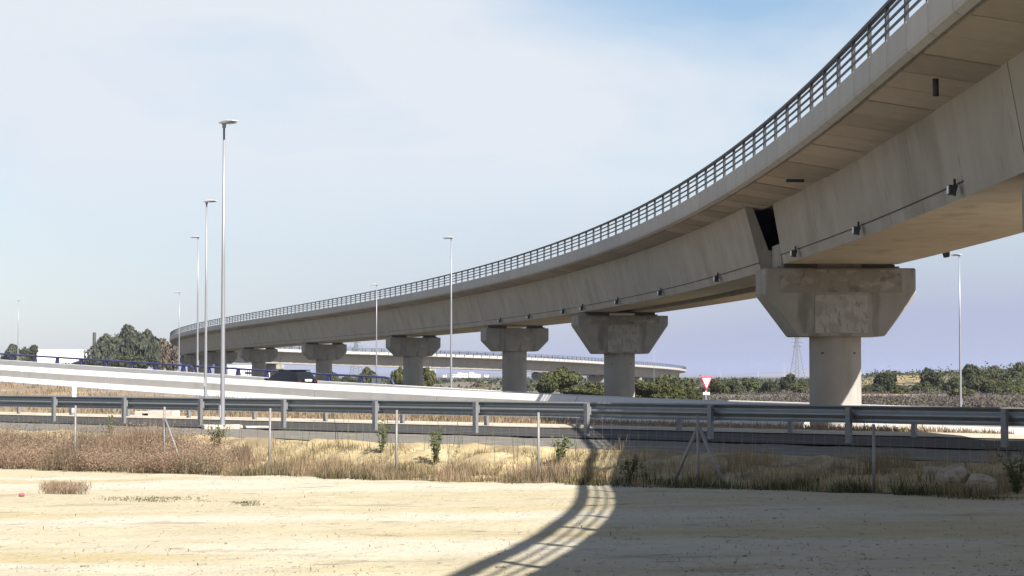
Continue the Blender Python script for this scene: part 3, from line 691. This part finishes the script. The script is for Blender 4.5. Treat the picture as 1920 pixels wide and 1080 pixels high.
def trunk_mesh(h, r0, seed):
    r = random.Random(seed); mb = MB(); mb.tube([(0, 0, -.3), (r.uniform(-.1, .1), 0, h*.35), (r.uniform(-.2, .2), r.uniform(-.2, .2), h*.7)], [r0, r0*.7, r0*.35], 7)
    for i in range(4):
        a = r.uniform(0, 6.28); b = r.uniform(.25, .55)*h; mb.tube([(0, 0, b), (math.cos(a)*h*.16, math.sin(a)*h*.16, b+h*.18), (math.cos(a)*h*.3, math.sin(a)*h*.3, b+h*.3)], [r0*.5, r0*.3, r0*.12], 5)
    return mb.me('trunk', M['bark'], True)
crown_cache = {}
def crown(mk, var, rx=3.0, rz=2.0, n=3600, leaf=.42):
    key = (mk, var)
    if key not in crown_cache: crown_cache[key] = crown_mesh('crown', rx, rz, n, leaf, 31+var*7+len(mk), M[mk])
    return crown_cache[key]
trunks = [trunk_mesh(3.2, .16, k) for k in range(3)]
GRP = {}
def bush(px, ybot, ytop, wpx, z, mk, label, group, name='bush', tr=True):
    x = (px-960)/F*z; g = (HY-ybot)/F*z; H = (ybot-ytop)/F*z; W = wpx/F*z
    var = R.randrange(3); me = crown(mk, var); root = empty(name, label, 'tree' if name.endswith('tree') else 'bush', P(x, z, g), R.uniform(0, 6.28), group)
    c = link('crown', me, root); c.scale = (W/6.0, W/6.0, H/4.1)
    t = link('trunk', trunks[var], root); t.scale = (W/7.0, W/7.0, H/4.2)
    return root
GV = 'bushes on the field beyond the ramp'; GH = 'bushes on the hillside at right'; GT = 'trees behind the ramp at left'
# left trees
for px, yb, yt, w, z, mk, lab in [
    (26, 690, 646, 44, 520, 'leaf_euc', 'left half of the small pair of trees at the far left edge'), (48, 690, 648, 40, 540, 'leaf_mid', 'right half of the small pair of trees left of the white warehouse'),
    (192, 700, 628, 62, 470, 'leaf_euc', 'leftmost rounded tree of the tall clump behind the blue rail'), (222, 700, 622, 60, 480, 'leaf_euc', 'pale green tree second from left in the tall clump'),
    (250, 700, 611, 66, 490, 'leaf_euc', 'tallest tree of the clump left of the viaduct end'), (276, 700, 620, 54, 500, 'leaf_euc', 'tree at the right shoulder of the tall clump'),
    (300, 700, 636, 50, 520, 'leaf_dry', 'brownish tree right of the tall clump'), (325, 702, 645, 46, 530, 'leaf_dry', 'brownish tree half hidden by the viaduct end'),
    (150, 700, 676, 60, 540, 'leaf_dark', 'low dark bush at the foot of the tall clump'), (110, 700, 682, 70, 560, 'leaf_dark', 'low dark bush in front of the white warehouse'),
    (235, 705, 668, 90, 455, 'leaf_mid', 'broad bush filling the foot of the tall clump')]:
    bush(px, yb, yt, w, z, mk, lab, GT, 'leafy_tree')
for px, yb, yt, w, z, mk, lab in [
    (686, 735, 690, 46, 420, 'leaf_mid', 'grey green tree seen left of the fourth pier above the blue rail'), (748, 740, 688, 30, 300, 'leaf_olive', 'yellowish tree just left of the fourth pier column'),
    (804, 742, 690, 36, 300, 'leaf_olive', 'yellowish green tree just right of the fourth pier column'), (655, 735, 706, 40, 380, 'leaf_dark', 'low dark bush behind the blue rail left of the small lamp'),
    (612, 730, 694, 40, 520, 'leaf_olive', 'greenish tree glimpsed under the far viaduct just right of the car'),
    (1052, 742, 690, 76, 230, 'leaf_olive', 'big rounded green tree between the third and second piers'), (1022, 742, 702, 42, 225, 'leaf_mid', 'smaller bush at the left foot of the big rounded tree'),
    (1112, 745, 716, 48, 215, 'leaf_olive', 'light green bush left of the second pier column'), (1085, 746, 724, 60, 205, 'leaf_olive', 'low light green bush beneath the big rounded tree'),
    (1210, 752, 714, 60, 200, 'leaf_olive', 'light olive bush just right of the second pier column'), (1243, 752, 704, 66, 240, 'leaf_mid', 'dark rounded bush under the end of the far viaduct'),
    (1285, 752, 706, 62, 250, 'leaf_mid', 'green bush just left of the yield sign'), (1262, 754, 724, 60, 190, 'leaf_olive', 'olive bush low in front, left of the yield sign'),
    (1300, 755, 728, 40, 200, 'leaf_mid', 'small green bush at the foot of the yield sign'), (1345, 742, 712, 50, 300, 'leaf_mid', 'green bush just right of the yield sign'),
    (1378, 742, 714, 44, 320, 'leaf_dark', 'second bush right of the yield sign'), (1412, 740, 709, 36, 340, 'leaf_mid', 'upright bush in the gap right of the yield sign'),
    (1440, 740, 716, 44, 330, 'leaf_dark', 'low bush between yield sign and big pier'), (1472, 738, 702, 34, 360, 'leaf_dark', 'taller round bush left of the lattice pylon'),
    (1500, 740, 714, 44, 330, 'leaf_mid', 'bush left of the big pier column'), (1170, 750, 718, 50, 230, 'leaf_mid', 'bush hidden partly by the second pier column'),
    (958, 742, 722, 50, 320, 'leaf_dark', 'dark bush between the far viaduct piers, left of the third pier'), (905, 742, 718, 60, 380, 'leaf_dry', 'brown bush right of the middle street lamp')]:
    bush(px, yb, yt, w, z, mk, lab, GV, 'leafy_bush')
for px, yb, yt, w, z, mk, lab in [
    (1660, 742, 700, 56, 330, 'leaf_dark', 'large dark bush right of the big pier column'), (1628, 740, 722, 30, 330, 'leaf_mid', 'small bush hugging the big pier column'),
    (1750, 738, 692, 52, 345, 'leaf_dark', 'large dark rounded bush left of the right street lamp'), (1725, 740, 716, 40, 330, 'leaf_mid', 'lower bush left of the large rounded one near the right lamp'),
    (1786, 742, 708, 42, 335, 'leaf_olive', 'olive bush just left of the right street lamp'), (1818, 738, 684, 50, 360, 'leaf_mid', 'tall bush just right of the right street lamp'),
    (1840, 742, 704, 60, 335, 'leaf_olive', 'olive bush on the slope right of the right lamp'), (1872, 742, 696, 62, 345, 'leaf_mid', 'wide green bush on the slope near the right edge'),
    (1905, 744, 690, 60, 350, 'leaf_dark', 'dark bush cut by the right edge of the photo'), (1856, 752, 722, 50, 290, 'leaf_dark', 'low dark bush at the foot of the slope near the right edge'),
    (1895, 756, 724, 56, 280, 'leaf_mid', 'low green bush at the foot of the slope at the right edge'), (1700, 708, 698, 60, 520, 'leaf_mid', 'thin bush line on top of the plateau'),
    (1862, 700, 685, 24, 520, 'leaf_dry', 'small bare bush on the skyline at right'), (1902, 700, 688, 22, 520, 'leaf_dark', 'small dark bush on the skyline at the right edge'),
    (1688, 742, 722, 40, 300, 'leaf_olive', 'olive bush under the yellow cut slope'), (1800, 752, 726, 46, 270, 'leaf_olive', 'low olive bush at the foot of the right lamp'),
    (1925, 735, 680, 50, 370, 'leaf_mid', 'green bush at the top right of the slope, cut by the frame')]:
    bush(px, yb, yt, w, z, mk, lab, GH, 'leafy_bush')
# band of low scrub on the field (nobody could count it)
def scatter(name, n, fn, m, seed, leaf, per, spread, tall):
    r = random.Random(seed); vs = []; fs = []
    for i in range(n):
        c = fn(r)
        if c is None: continue
        sc_ = r.uniform(.6, 1.5)
        for j in range(per):
            d = Vector((r.gauss(0, 1)*spread*sc_, r.gauss(0, 1)*spread*sc_, abs(r.gauss(0, .6))*tall*sc_)); p = c+d
            nrm = Vector((r.gauss(0, 1), r.gauss(0, 1), r.gauss(0, 1)+.4)).normalized(); u = nrm.orthogonal().normalized(); w = nrm.cross(u); s = leaf*r.uniform(.5, 1.4)
            an = r.uniform(0, 6.28); u, w = u*math.cos(an)+w*math.sin(an), w*math.cos(an)-u*math.sin(an)
            q0 = len(vs); vs += [p-u*s*.5, p+w*s*.3, p+u*s*.5, p-w*s*.3]; fs.append((q0, q0+1, q0+2, q0+3))
    o = link(name, mesh(name, vs, fs, m)); o['kind'] = 'stuff'; return o
def field(r):
    z = 1/(1/360+(1/118-1/360)*r.random()); px = r.uniform(1120, 1960); x = (px-960)/F*z
    if (x+z)/S2 < UF+6: return None
    return P(x, z, far_h(x, z))
o = scatter('dry_scrub', 3400, field, M['scrub'], 3, .22, 18, .8, .34); tag(o, 'dry grey brown scrub covering the field beyond the ramp', 'scrub')
o = scatter('green_scrub', 380, field, M['scrubgreen'], 4, .24, 16, .7, .42); tag(o, 'low olive green scrub among the dry growth on the field', 'scrub')
def fieldl(r):
    z = r.uniform(330, 640); px = r.uniform(-20, 1560); x = (px-960)/F*z; return P(x, z, far_h(x, z))
o = scatter('distant_thicket', 1100, fieldl, M['leaf_dark'], 5, .6, 14, 1.6, .5); tag(o, 'far dark thicket behind the ramp and under the viaduct', 'thicket')
def hillf(r):
    z = r.uniform(335, 415); px = r.uniform(1600, 1960); x = (px-960)/F*z
    if (1665 < px < 1740 or px < 1645) and z > 350 and r.random() < .93: return None
    if z > 404: return None
    return P(x, z, far_h(x, z))
M['cut'] = mat('cut_soil', (.30, .22, .115), .95, var=.35, scale=.6, bump=1, bscale=1.5, bdist=.5, layers=[((.12, .11, .06), .30, 8, .46, .56, None)])
M['track'] = mat('pale_track', (.36, .33, .28), .95, var=.15, scale=.4)
def drape(name, pxa, pxb, za, zb, up, m, ragged=0):
    vs = []; fs = []; nx, nz_ = 30, 8
    for j in range(nz_+1):
        for i in range(nx+1):
            px = pxa+(pxb-pxa)*i/nx; z = za+(zb-za)*j/nz_+(ragged*nz2(px*.08, j, .9, 2) if 0 < j else 0); x = (px-960)/F*z; vs.append(P(x, z, far_h(x, z)+up))
    fs = [(j*(nx+1)+i, j*(nx+1)+i+1, (j+1)*(nx+1)+i+1, (j+1)*(nx+1)+i) for j in range(nz_) for i in range(nx)]
    return struct(link(name, mesh(name, vs, fs, m, True)))
drape('soil_cut', 1672, 1738, 366, 398, .12, M['cut'], 5); drape('soil_cut', 1612, 1642, 366, 392, .12, M['cut'], 4)
drape('dirt_track', 1612, 1990, 409, 424, .10, M['track'])
o = scatter('hillside_scrub', 520, hillf, M['leaf_mid'], 6, .45, 16, .9, .7); tag(o, 'green scrub on the slope of the low hill at right', 'scrub')
def plainf(r):
    z = 1/(1/2500+(1/700-1/2500)*r.random()); px = r.uniform(-20, 1960); x = (px-960)/F*z; return P(x, z, far_h(x, z))
o = scatter('far_woodland', 1100, plainf, M['leaf_dark'], 8, 1.5, 10, 3.5, 1.0); tag(o, 'distant dark wooded strip near the horizon', 'woodland')

# blades: dry brush and weeds along the fence
def blades(name, n, fn, m, seed, h0, h1, wd, lean, kinks=2):
    r = random.Random(seed); vs = []; fs = []
    for i in range(n):
        q_ = fn(r)
        if q_ is None: continue
        c, sc_ = q_; h = r.uniform(h0, h1)*sc_; a = r.uniform(0, 6.28); w = wd*r.uniform(.6, 1.4); l = r.uniform(0, lean)*h
        side = Vector((math.cos(a+1.5), math.sin(a+1.5), 0))*w*.5; dr = Vector((math.cos(a), math.sin(a), 0)); b = len(vs)
        side.x = max(abs(side.x), w*.25)
        p1 = c+Vector((0, 0, h*.5))+dr*l*.3; p2 = c+Vector((0, 0, h))+dr*l
        vs += [c-side, c+side, p1+side*.8, p1-side*.8, p2]; fs += [(b, b+1, b+2, b+3), (b+3, b+2, b+4)]
    return link(name, mesh(name, vs, fs, m))
def strip(px0, px1, u0, u1, amp=None, clump=.9):
    def fn(r):
        for _ in range(6):
            px = r.uniform(px0, px1); u = r.uniform(u0-.35, u1); v_ = v_on(u, px); x, z = xz(u, v_)
            if u < u0+.55*nz2(v_, 3.0, 1.1, 6)+.35*nz2(v_, 8.0, 3.0, 2): continue
            d = nz2(x, z, clump, 20)+.25*nz2(x, z, 3, 4)
            if d+.22 > r.random()*.75: 
                a = amp(px, u) if amp else 1
                if a <= 0: continue
                return P(x, z, bank_hf(u, v_)-.03 if u > 29 else dirt_hf(u, v_)-.02), a*(.75+.9*max(0, d))
        return None
    return fn
def amp_l(px, u): return interp(px, [0, 60, 130, 215, 330, 430, 520], [.70, .50, .80, 1.15, .85, .45, .3])
o = blades('dry_brush', 12000, strip(-40, 470, 28.6, 31.3, amp_l, .6), M['reed'], 1, .25, .80, .013, .7); o['kind'] = 'stuff'; tag(o, 'reddish brown dry brush massed along the fence at left', 'brush')
def brushf(r):
    for _ in range(8):
        px = r.uniform(-40, 430); u = r.uniform(28.7, 31.0); v_ = v_on(u, px); x, z = xz(u, v_); a = amp_l(px, u)
        if nz2(x, z, .7, 20)+.45 > r.random()*.9: return P(x, z, bank_hf(u, v_)+r.random()*.22*a)
    return None
o = scatter('fluffy_brush', 3600, brushf, M['reed'], 31, .034, 24, .13, .34); tag(o, 'feathery reddish brown shrub mass on the bank at left', 'brush')
def amp_m(px, u): return interp(px, [300, 450, 700, 1100, 1300, 1960], [.7, 1, .9, .8, .7, .9])*(1 if u < 30.3 else .7)
o = blades('dry_grass', 9000, strip(380, 1140, 28.7, 31.6, amp_m, .9), M['straw'], 2, .08, .42, .012, .9); o['kind'] = 'stuff'; tag(o, 'pale straw grass and dry stems on the sandy bank', 'grass')
o = blades('dry_grass', 4200, strip(440, 1150, 28.8, 30.6, lambda p, u: .9, .7), M['reed'], 21, .12, .45, .014, .6); o['kind'] = 'stuff'; tag(o, 'pinkish dry grass low on the bank in the middle', 'grass')
o = blades('green_grass', 6500, strip(-40, 1960, 28.6, 30.2, lambda p, u: interp(p, [0, 300, 600, 1000, 1200, 1960], [.7, 1, .9, .55, .9, 1.1]), 1.2), M['weed'], 3, .06, .28, .014, .9); o['kind'] = 'stuff'; tag(o, 'green grass along the foot of the bank', 'grass')
o = blades('dry_grass', 3200, strip(1130, 1960, 28.8, 32.2, lambda p, u: .9, 1.0), M['straw'], 22, .1, .5, .014, .6); o['kind'] = 'stuff'; tag(o, 'sparse dry stems on the shaded part of the bank', 'grass')
o = blades('tall_stems', 230, strip(60, 1130, 29.6, 32.4, None, 1.2), M['weed'], 5, .4, .95, .012, .45); o['kind'] = 'stuff'; tag(o, 'thin tall weed stems rising before the guardrail', 'weeds')
def vergef(r):
    u = r.uniform(50.3, UN-.6); px = r.uniform(-20, 1900); v_ = v_on(u, px); x, z = xz(u, v_)
    d = nz2(x, z, .25, 30)
    if d+.3 < r.random()*.6: return None
    return P(x, z, ground_h(u, v_)), 1+.6*d
o = blades('dry_grass', 16000, vergef, M['reed'], 6, .08, .30, .04, .9); o['kind'] = 'stuff'; tag(o, 'brown dry grass on the verge between lower road and ramp', 'grass')
o = blades('straw_grass', 9000, vergef, M['straw'], 16, .08, .26, .04, .9); o['kind'] = 'stuff'; tag(o, 'straw coloured grass on the verge between lower road and ramp', 'grass')
# individual weeds
def weed_mesh(seed, h, n, spread):
    r = random.Random(seed); mb = MB(); vs = []; fs = []
    for i in range(n):
        a = r.uniform(0, 6.28); l = r.uniform(.1, spread); top = Vector((math.cos(a)*l, math.sin(a)*l, h*r.uniform(.6, 1))); 
        mb.tube([(0, 0, -.05), top*.5+Vector((0, 0, h*.08)), top], [.008, .006, .003], 4)
        for j in range(16):
            t = r.uniform(.06, 1); c = top*t; d = Vector((r.gauss(0, 1), r.gauss(0, 1), r.gauss(0, .5)+.6)).normalized(); u = d; w = d.orthogonal().normalized(); s = r.uniform(.05, .11); b = len(mb.v)
            mb.v += [tuple(c), tuple(c+u*s*.5+w*s*.22), tuple(c+u*s), tuple(c+u*s*.5-w*s*.22)]; mb.f.append((b, b+1, b+2, b+3))
    return mb.me('weed_plant', M['weed'])
for i, (px, u, h, n_, sp, lab) in enumerate([(408, 31.2, .62, 16, .28, 'bushy green weed beside the foot of the nearest lamp'), (818, 30.9, .85, 14, .22, 'upright green weed on the bank in the middle'), (1048, 31.0, .55, 14, .26, 'rounded green weed on the bank right of the middle'),
                                            (205, 31.2, .8, 10, .3, 'green weed poking out of the reddish brush at left'), (716, 31.3, .75, 9, .18, 'thin green weed left of a fence post in the middle'), (1905, 29.6, .7, 16, .3, 'dark weed at the foot of the bank by the right edge'), (1180, 29.4, .6, 12, .3, 'weed at the edge of the viaduct shadow')]):
    v_ = v_on(u, px); x, z = xz(u, v_); o = link('weed_plant', weed_mesh(i, h, n_, sp), None, P(x, z, bank_hf(u, v_))); tag(o, lab, 'plant', 'green weeds on the bank')
# weeds lying on the sand
def pos_ground(px, py):
    k = (px-960)/F; z = 1.9*F/(py-HY)
    for _ in range(8):
        u, v_ = uv(k*z, z); z = -dirt_h(v_)*F/(py-HY)
    return k*z, z, v_, u
def patch(px0, px1, y0, y1):
    def fn(r):
        t = r.random()+r.random(); px = px0+(px1-px0)*t/2; py = r.uniform(y0, y1); x, z, v_, u = pos_ground(px, py)
        if nz2(x, z, 2.0, 12) < -.25: return None
        return P(x, z, dirt_hf(u, v_)-.01), 1
    return fn
o = blades('dry_weed_patch', 1700, patch(70, 175, 908, 928), M['reed'], 7, .03, .17, .012, 1.6); o['kind'] = 'stuff'; tag(o, 'dry brown weeds spread on the sand at left', 'weeds')
o = blades('weed_streak', 900, patch(170, 410, 932, 940), M['weed'], 8, .01, .05, .012, 2.2); o['kind'] = 'stuff'; tag(o, 'thin dark streak of low weeds on the sand', 'weeds')
o = blades('weed_streak', 300, patch(425, 500, 938, 947), M['weed'], 9, .01, .05, .012, 2.2); o['kind'] = 'stuff'; tag(o, 'small tuft of low weeds on the sand right of the streak', 'weeds')
# rocks and clods
def rock_me(seed, sub=2):
    bm = bmesh.new(); bmesh.ops.create_icosphere(bm, subdivisions=sub, radius=1)
    for v in bm.verts: v.co *= 1+.38*noise.noise(v.co*1.3+Vector((seed*3.1, 0, 0)))+.12*noise.noise(v.co*3.5+Vector((seed, 5, 0)))
    me = bpy.data.meshes.new('rock'); bm.to_mesh(me); bm.free(); me.materials.append(M['rock']); return me
rks = [rock_me(i) for i in range(4)]
for i, (px, u, s, lab) in enumerate([(1790, 30.6, .42, 'large pale clod on the shaded bank, second from the right'), (1838, 30.4, .36, 'pale clod on the shaded bank near the right edge'), (1745, 30.8, .30, 'clod left of the two largest on the shaded bank'), (1470, 30.9, .28, 'low clod on the shaded bank right of the braced fence post'),
                                   (1350, 30.9, .26, 'clod beside the braced fence post in shade'), (1565, 31.0, .3, 'rounded clod on the shaded bank left of the plain fence post'), (1225, 31.0, .24, 'small clod high on the shaded bank'), (1683, 32.0, .16, 'flat stone on top of the bank near the gravel verge')]):
    v_ = v_on(u, px); x, z = xz(u, v_); o = link('rock', rks[i % 4], None, P(x, z, bank_hf(u, v_)-.02), R.uniform(0, 6)); o.scale = (s, s*.8, s*.6); tag(o, lab, 'rock', 'clods on the shaded bank')
def stone_fn(r):
    py = 1080-(r.random()**1.6)*175+8; px = r.uniform(-10, 1930); x, z, v_, u = pos_ground(px, py)
    if u > 29: return None
    return P(x, z, dirt_hf(u, v_)), u
r = random.Random(5); vs = []; fs = []
bme = rock_me(9, 1)
for i in range(2600):
    q_ = stone_fn(r)
    if q_ is None: continue
    c, _ = q_; s = r.choice([.005, .007, .009, .012]) if r.random() < .975 else r.uniform(.016, .030); b = len(vs); a = r.uniform(0, 6.28)
    for v in bme.vertices: vs.append((c.x+s*(v.co.x*math.cos(a)-v.co.y*math.sin(a))*1.3, c.y+s*(v.co.x*math.sin(a)+v.co.y*math.cos(a)), c.z+s*.7*v.co.z))
    fs += [tuple(b+k for k in p.vertices) for p in bme.polygons]
o = link('pebbles', mesh('pebbles', vs, fs, M['rock'])); o['kind'] = 'stuff'; tag(o, 'small pebbles scattered over the sandy ground', 'pebbles')
def clodf(r):
    py = 885+r.random()**1.4*190; px = r.uniform(-10, 1930); x, z, v_, u = pos_ground(px, py)
    if u > 29.2 or nz2(x, z, .6, 40) < .05: return None
    return P(x, z, dirt_hf(u, v_)-.005), 1
o = blades('sand_straw', 1500, clodf, M['straw'], 12, .01, .06, .012, 2.5); o['kind'] = 'stuff'; tag(o, 'stray bits of dry straw lying on the sandy ground', 'straw')
x, z, v_, u = pos_ground(44, 932); o = link('litter', rks[1], None, P(x, z, dirt_hf(u, v_)+.03)); o.scale = (.06, .04, .035); me = rks[1].copy(); me.materials.clear(); me.materials.append(M['pink']); o.data = me; tag(o, 'crumpled pink litter on the sand at left', 'litter')
x, z, v_, u = pos_ground(769, 887); me = rks[2].copy(); me.materials.clear(); me.materials.append(M['yellow']); o = link('litter', me, None, P(x, z, dirt_hf(u, v_)+.05)); o.scale = (.08, .06, .06); tag(o, 'small yellow litter at the foot of the bank', 'litter')
x, z, v_, u = pos_ground(637, 909); o = link('rock', rks[3], None, P(x, z, dirt_hf(u, v_)+.01)); o.scale = (.05, .04, .025); tag(o, 'single dark stone on the bright sand in the middle', 'rock')

# ------------------------------------------------------------------ background buildings
def shed(px0, px1, ytop, z, label, emblem=False):
    x0, x1 = (px0-960)/F*z, (px1-960)/F*z; w = x1-x0; top = (HY-ytop)/F*z; H = top+2.6
    root = empty('white_warehouse', label, 'building', P((x0+x1)/2, z, -2.6))
    mb = MB(); mb.box(-w/2, w/2, 0, 14, 0, H-.5); link('wall', mb.me('wall', M['white']), root)
    mb = MB(); mb.prism([(-w/2-.1, H-.5), (w/2+.1, H-.5), (w/2+.1, H), (-w/2-.1, H)], -.1, 14.1); link('roof', mb.me('roof', M['town']), root)
    if not emblem:
        for k in (.62, .82):
            mb = MB(); mb.box(-w/2+w*k, -w/2+w*k+.9, -.06, .0, 2.0, 3.4); link('window', mb.me('window', M['window']), root)
    else:
        for k, (a, b, c, d) in enumerate([(-.95, -.75, .8, 2.5), (-.35, -.15, 1.0, 2.3), (.2, .4, 1.0, 2.3), (.8, 1.0, .8, 2.5), (-.75, .8, 1.5, 1.7)]):
            mb = MB(); mb.box(a, b, -.04, 0, H-.5-d-.1, H-.5-c+.3); link('emblem_bar', mb.me('emblem_bar', M['blue']), root)
    return root
shed(66, 144, 655, 580, 'large white warehouse wall between the trees at far left')
shed(428, 504, 685, 560, 'low white warehouse with a blue emblem seen left of the dark car', True)
p = at(706, 718, 205); root = empty('utility_cabinet', 'white utility cabinet behind the ramp left of the fourth pier', 'cabinet', (p.x, p.y, CAM-2.6))
mb = MB(); mb.box(-.42, .42, -.3, .3, 0, 2.42); link('housing', mb.me('housing', M['white']), root)
mb = MB(); mb.box(-.47, .47, -.34, .34, 2.423, 2.5); link('lid', mb.me('lid', M['galvpost']), root)
mb = MB(); mb.box(-.012, .012, -.31, -.301, .1, 2.3); link('door_gap', mb.me('door_gap', M['seam']), root)
mb = MB(); mb.tube([(0, 0, 0), (0, 0, 11.5)], [.5, .45], 12); p = at(177, 627, 560); o = link('chimney', mb.me('chimney', M['rubber'], True), None, (p.x, p.y, CAM-2.6+.5)); tag(o, 'dark slim chimney rising at the left of the tree clump', 'chimney')
o.scale = (1, 1, (p.z+.7)/11.5)
# white town on the horizon
rt = random.Random(3)
for i, (px, w, h) in enumerate([(852, 9, 5), (862, 8, 8), (872, 11, 7), (884, 8, 9), (890, 9, 6), (898, 6, 5), (834, 7, 4), (912, 8, 4)]):
    z = 3600+60*i; W = w/F*z; Hh = h/F*z; lab = ['low white block at the left of the white town', 'second white block of the distant town', 'widest white block of the distant town', 'tallest white block of the distant town', 'white block just right of the tallest one', 'small white block at the right of the town', 'lone small white house left of the distant town', 'lone small white house right of the distant town'][i]
    root = empty('town_building', lab, 'building', P((px-960)/F*z, z, -2.6), 0, 'white buildings of the distant town')
    mb = MB(); mb.box(-W/2, W/2, 0, 12, 0, Hh+1); link('wall', mb.me('wall', M['town']), root)
    mb = MB(); mb.prism([(-W/2, Hh+1), (W/2, Hh+1), (0, Hh+2.2)], 0, 12); link('roof', mb.me('roof', M['tile']), root)
    mb = MB(); mb.box(-W*.3, -W*.1, -.2, -.001, 3, 5); mb.box(W*.1, W*.3, -.2, -.001, 3, 5); link('window', mb.me('window', M['window']), root)
# lattice pylons
def pylon(px, ytop, z, w, label):
    H = (HY-ytop)/F*z+2.6; root = empty('power_pylon', label, 'pylon', P((px-960)/F*z, z, -2.6), .4); mb = MB(); rr = .16*z/1000
    def wd(t): return w*(1-t)**1.2/2+w*.09
    for sx in (-1, 1):
        for sy in (-1, 1): mb.tube([(sx*wd(t), sy*wd(t), H*t) for t in np.linspace(0, 1, 8)], rr, 4)
    mb.build('tower_legs', M['galvpost'], root)
    mb = MB(); T = np.linspace(0, .97, 13)
    for a, b in zip(T[:-1], T[1:]):
        for s1 in (-1, 1):
            mb.tube([(-wd(a), s1*wd(a), H*a), (wd(b), s1*wd(b), H*b)], rr*.6, 3); mb.tube([(wd(a), s1*wd(a), H*a), (-wd(b), s1*wd(b), H*b)], rr*.6, 3)
    mb.build('lattice', M['galvpost'], root)
    mb = MB()
    for t, l in ((.78, w*.55), (.87, w*.7), (.96, w*.5)): mb.tube([(-l, 0, H*t), (0, 0, H*t+w*.08), (l, 0, H*t)], rr, 4)
    mb.build('cross_arm', M['galvpost'], root)
pylon(1494, 632, 1500, 7.0, 'pale lattice power pylon just left of the big pier')
pylon(668, 640, 1700, 8.0, 'faint lattice power pylon above the far viaduct left of the fourth pier')
# wind turbines
for i, (px, yt, z, lab) in enumerate([(1350, 691, 7000, 'faint wind turbine just right of the yield sign'), (1421, 684, 6500, 'faint wind turbine midway between sign and pylon'), (1470, 683, 6600, 'faint wind turbine just left of the pylon'), (1657, 690, 6800, 'faint wind turbine right of the big pier column')]):
    H = (HY-yt)/F*z+2.6; root = empty('wind_turbine', lab, 'wind turbine', P((px-960)/F*z, z, -2.6), 0, 'wind turbines on the horizon')
    mb = MB(); mb.tube([(0, 0, 0), (0, 0, H)], [1.1, .7], 8); mb.build('tower', M['turbine'], root)
    for k in range(3):
        a = k*2.094+i; d = Vector((math.sin(a), 0, math.cos(a))); mb = MB(); mb.tube([Vector((0, -2, H))+d*1, Vector((0, -2, H))+d*H*.55], [.45, .15], 5); mb.build('blade', M['turbine'], root)
# distant hills
def ridge(px0, px1, z, hs, seed, name):
    n = 90; vs = []; w = 900
    for i in range(n+1):
        px = px0+(px1-px0)*i/n; x = (px-960)/F*z; e = math.sin(math.pi*i/n)**.5; h = hs/F*z*e*(.65+.6*noise.noise(Vector((i*.12, seed, 0)))+.15*noise.noise(Vector((i*.6, seed, 3))))
        vs += [P(x, z, -3.5), P(x, z+w, max(-3, h)), P(x, z+2*w, -3.5)]
    fs = []
    for i in range(n):
        for j in range(2): fs.append((i*3+j, (i+1)*3+j, (i+1)*3+j+1, i*3+j+1))
    o = link(name, fixn(mesh(name, vs, fs, M['hill'], True))); struct(o)
M['hill'] = mat('hill_cover', (.13, .13, .09), .95, var=.25, scale=.004, layers=[((.22, .19, .14), .002, 8, .5, .65, None)])
ridge(-500, 1500, 8200, 9, 2, 'hills'); ridge(500, 2600, 9400, 11, 6, 'hills')
# ------------------------------------------------------------------ haze
mb = MB(); mb.box(-12000, 12000, -600, 12900, CAM-9.0, 62); hz = mb.build('haze', None); hz['kind'] = 'stuff'
hm = bpy.data.materials.new('haze_air'); hm.use_nodes = True; hn = hm.node_tree.nodes; hn.clear(); ho = hn.new('ShaderNodeOutputMaterial'); pv_ = hn.new('ShaderNodeVolumePrincipled')
pv_.inputs['Color'].default_value = (.60, .66, .92, 1); pv_.inputs['Density'].default_value = 1.1e-4; pv_.inputs['Anisotropy'].default_value = .2
hm.node_tree.links.new(pv_.outputs[0], ho.inputs['Volume']); hz.data.materials.append(hm)
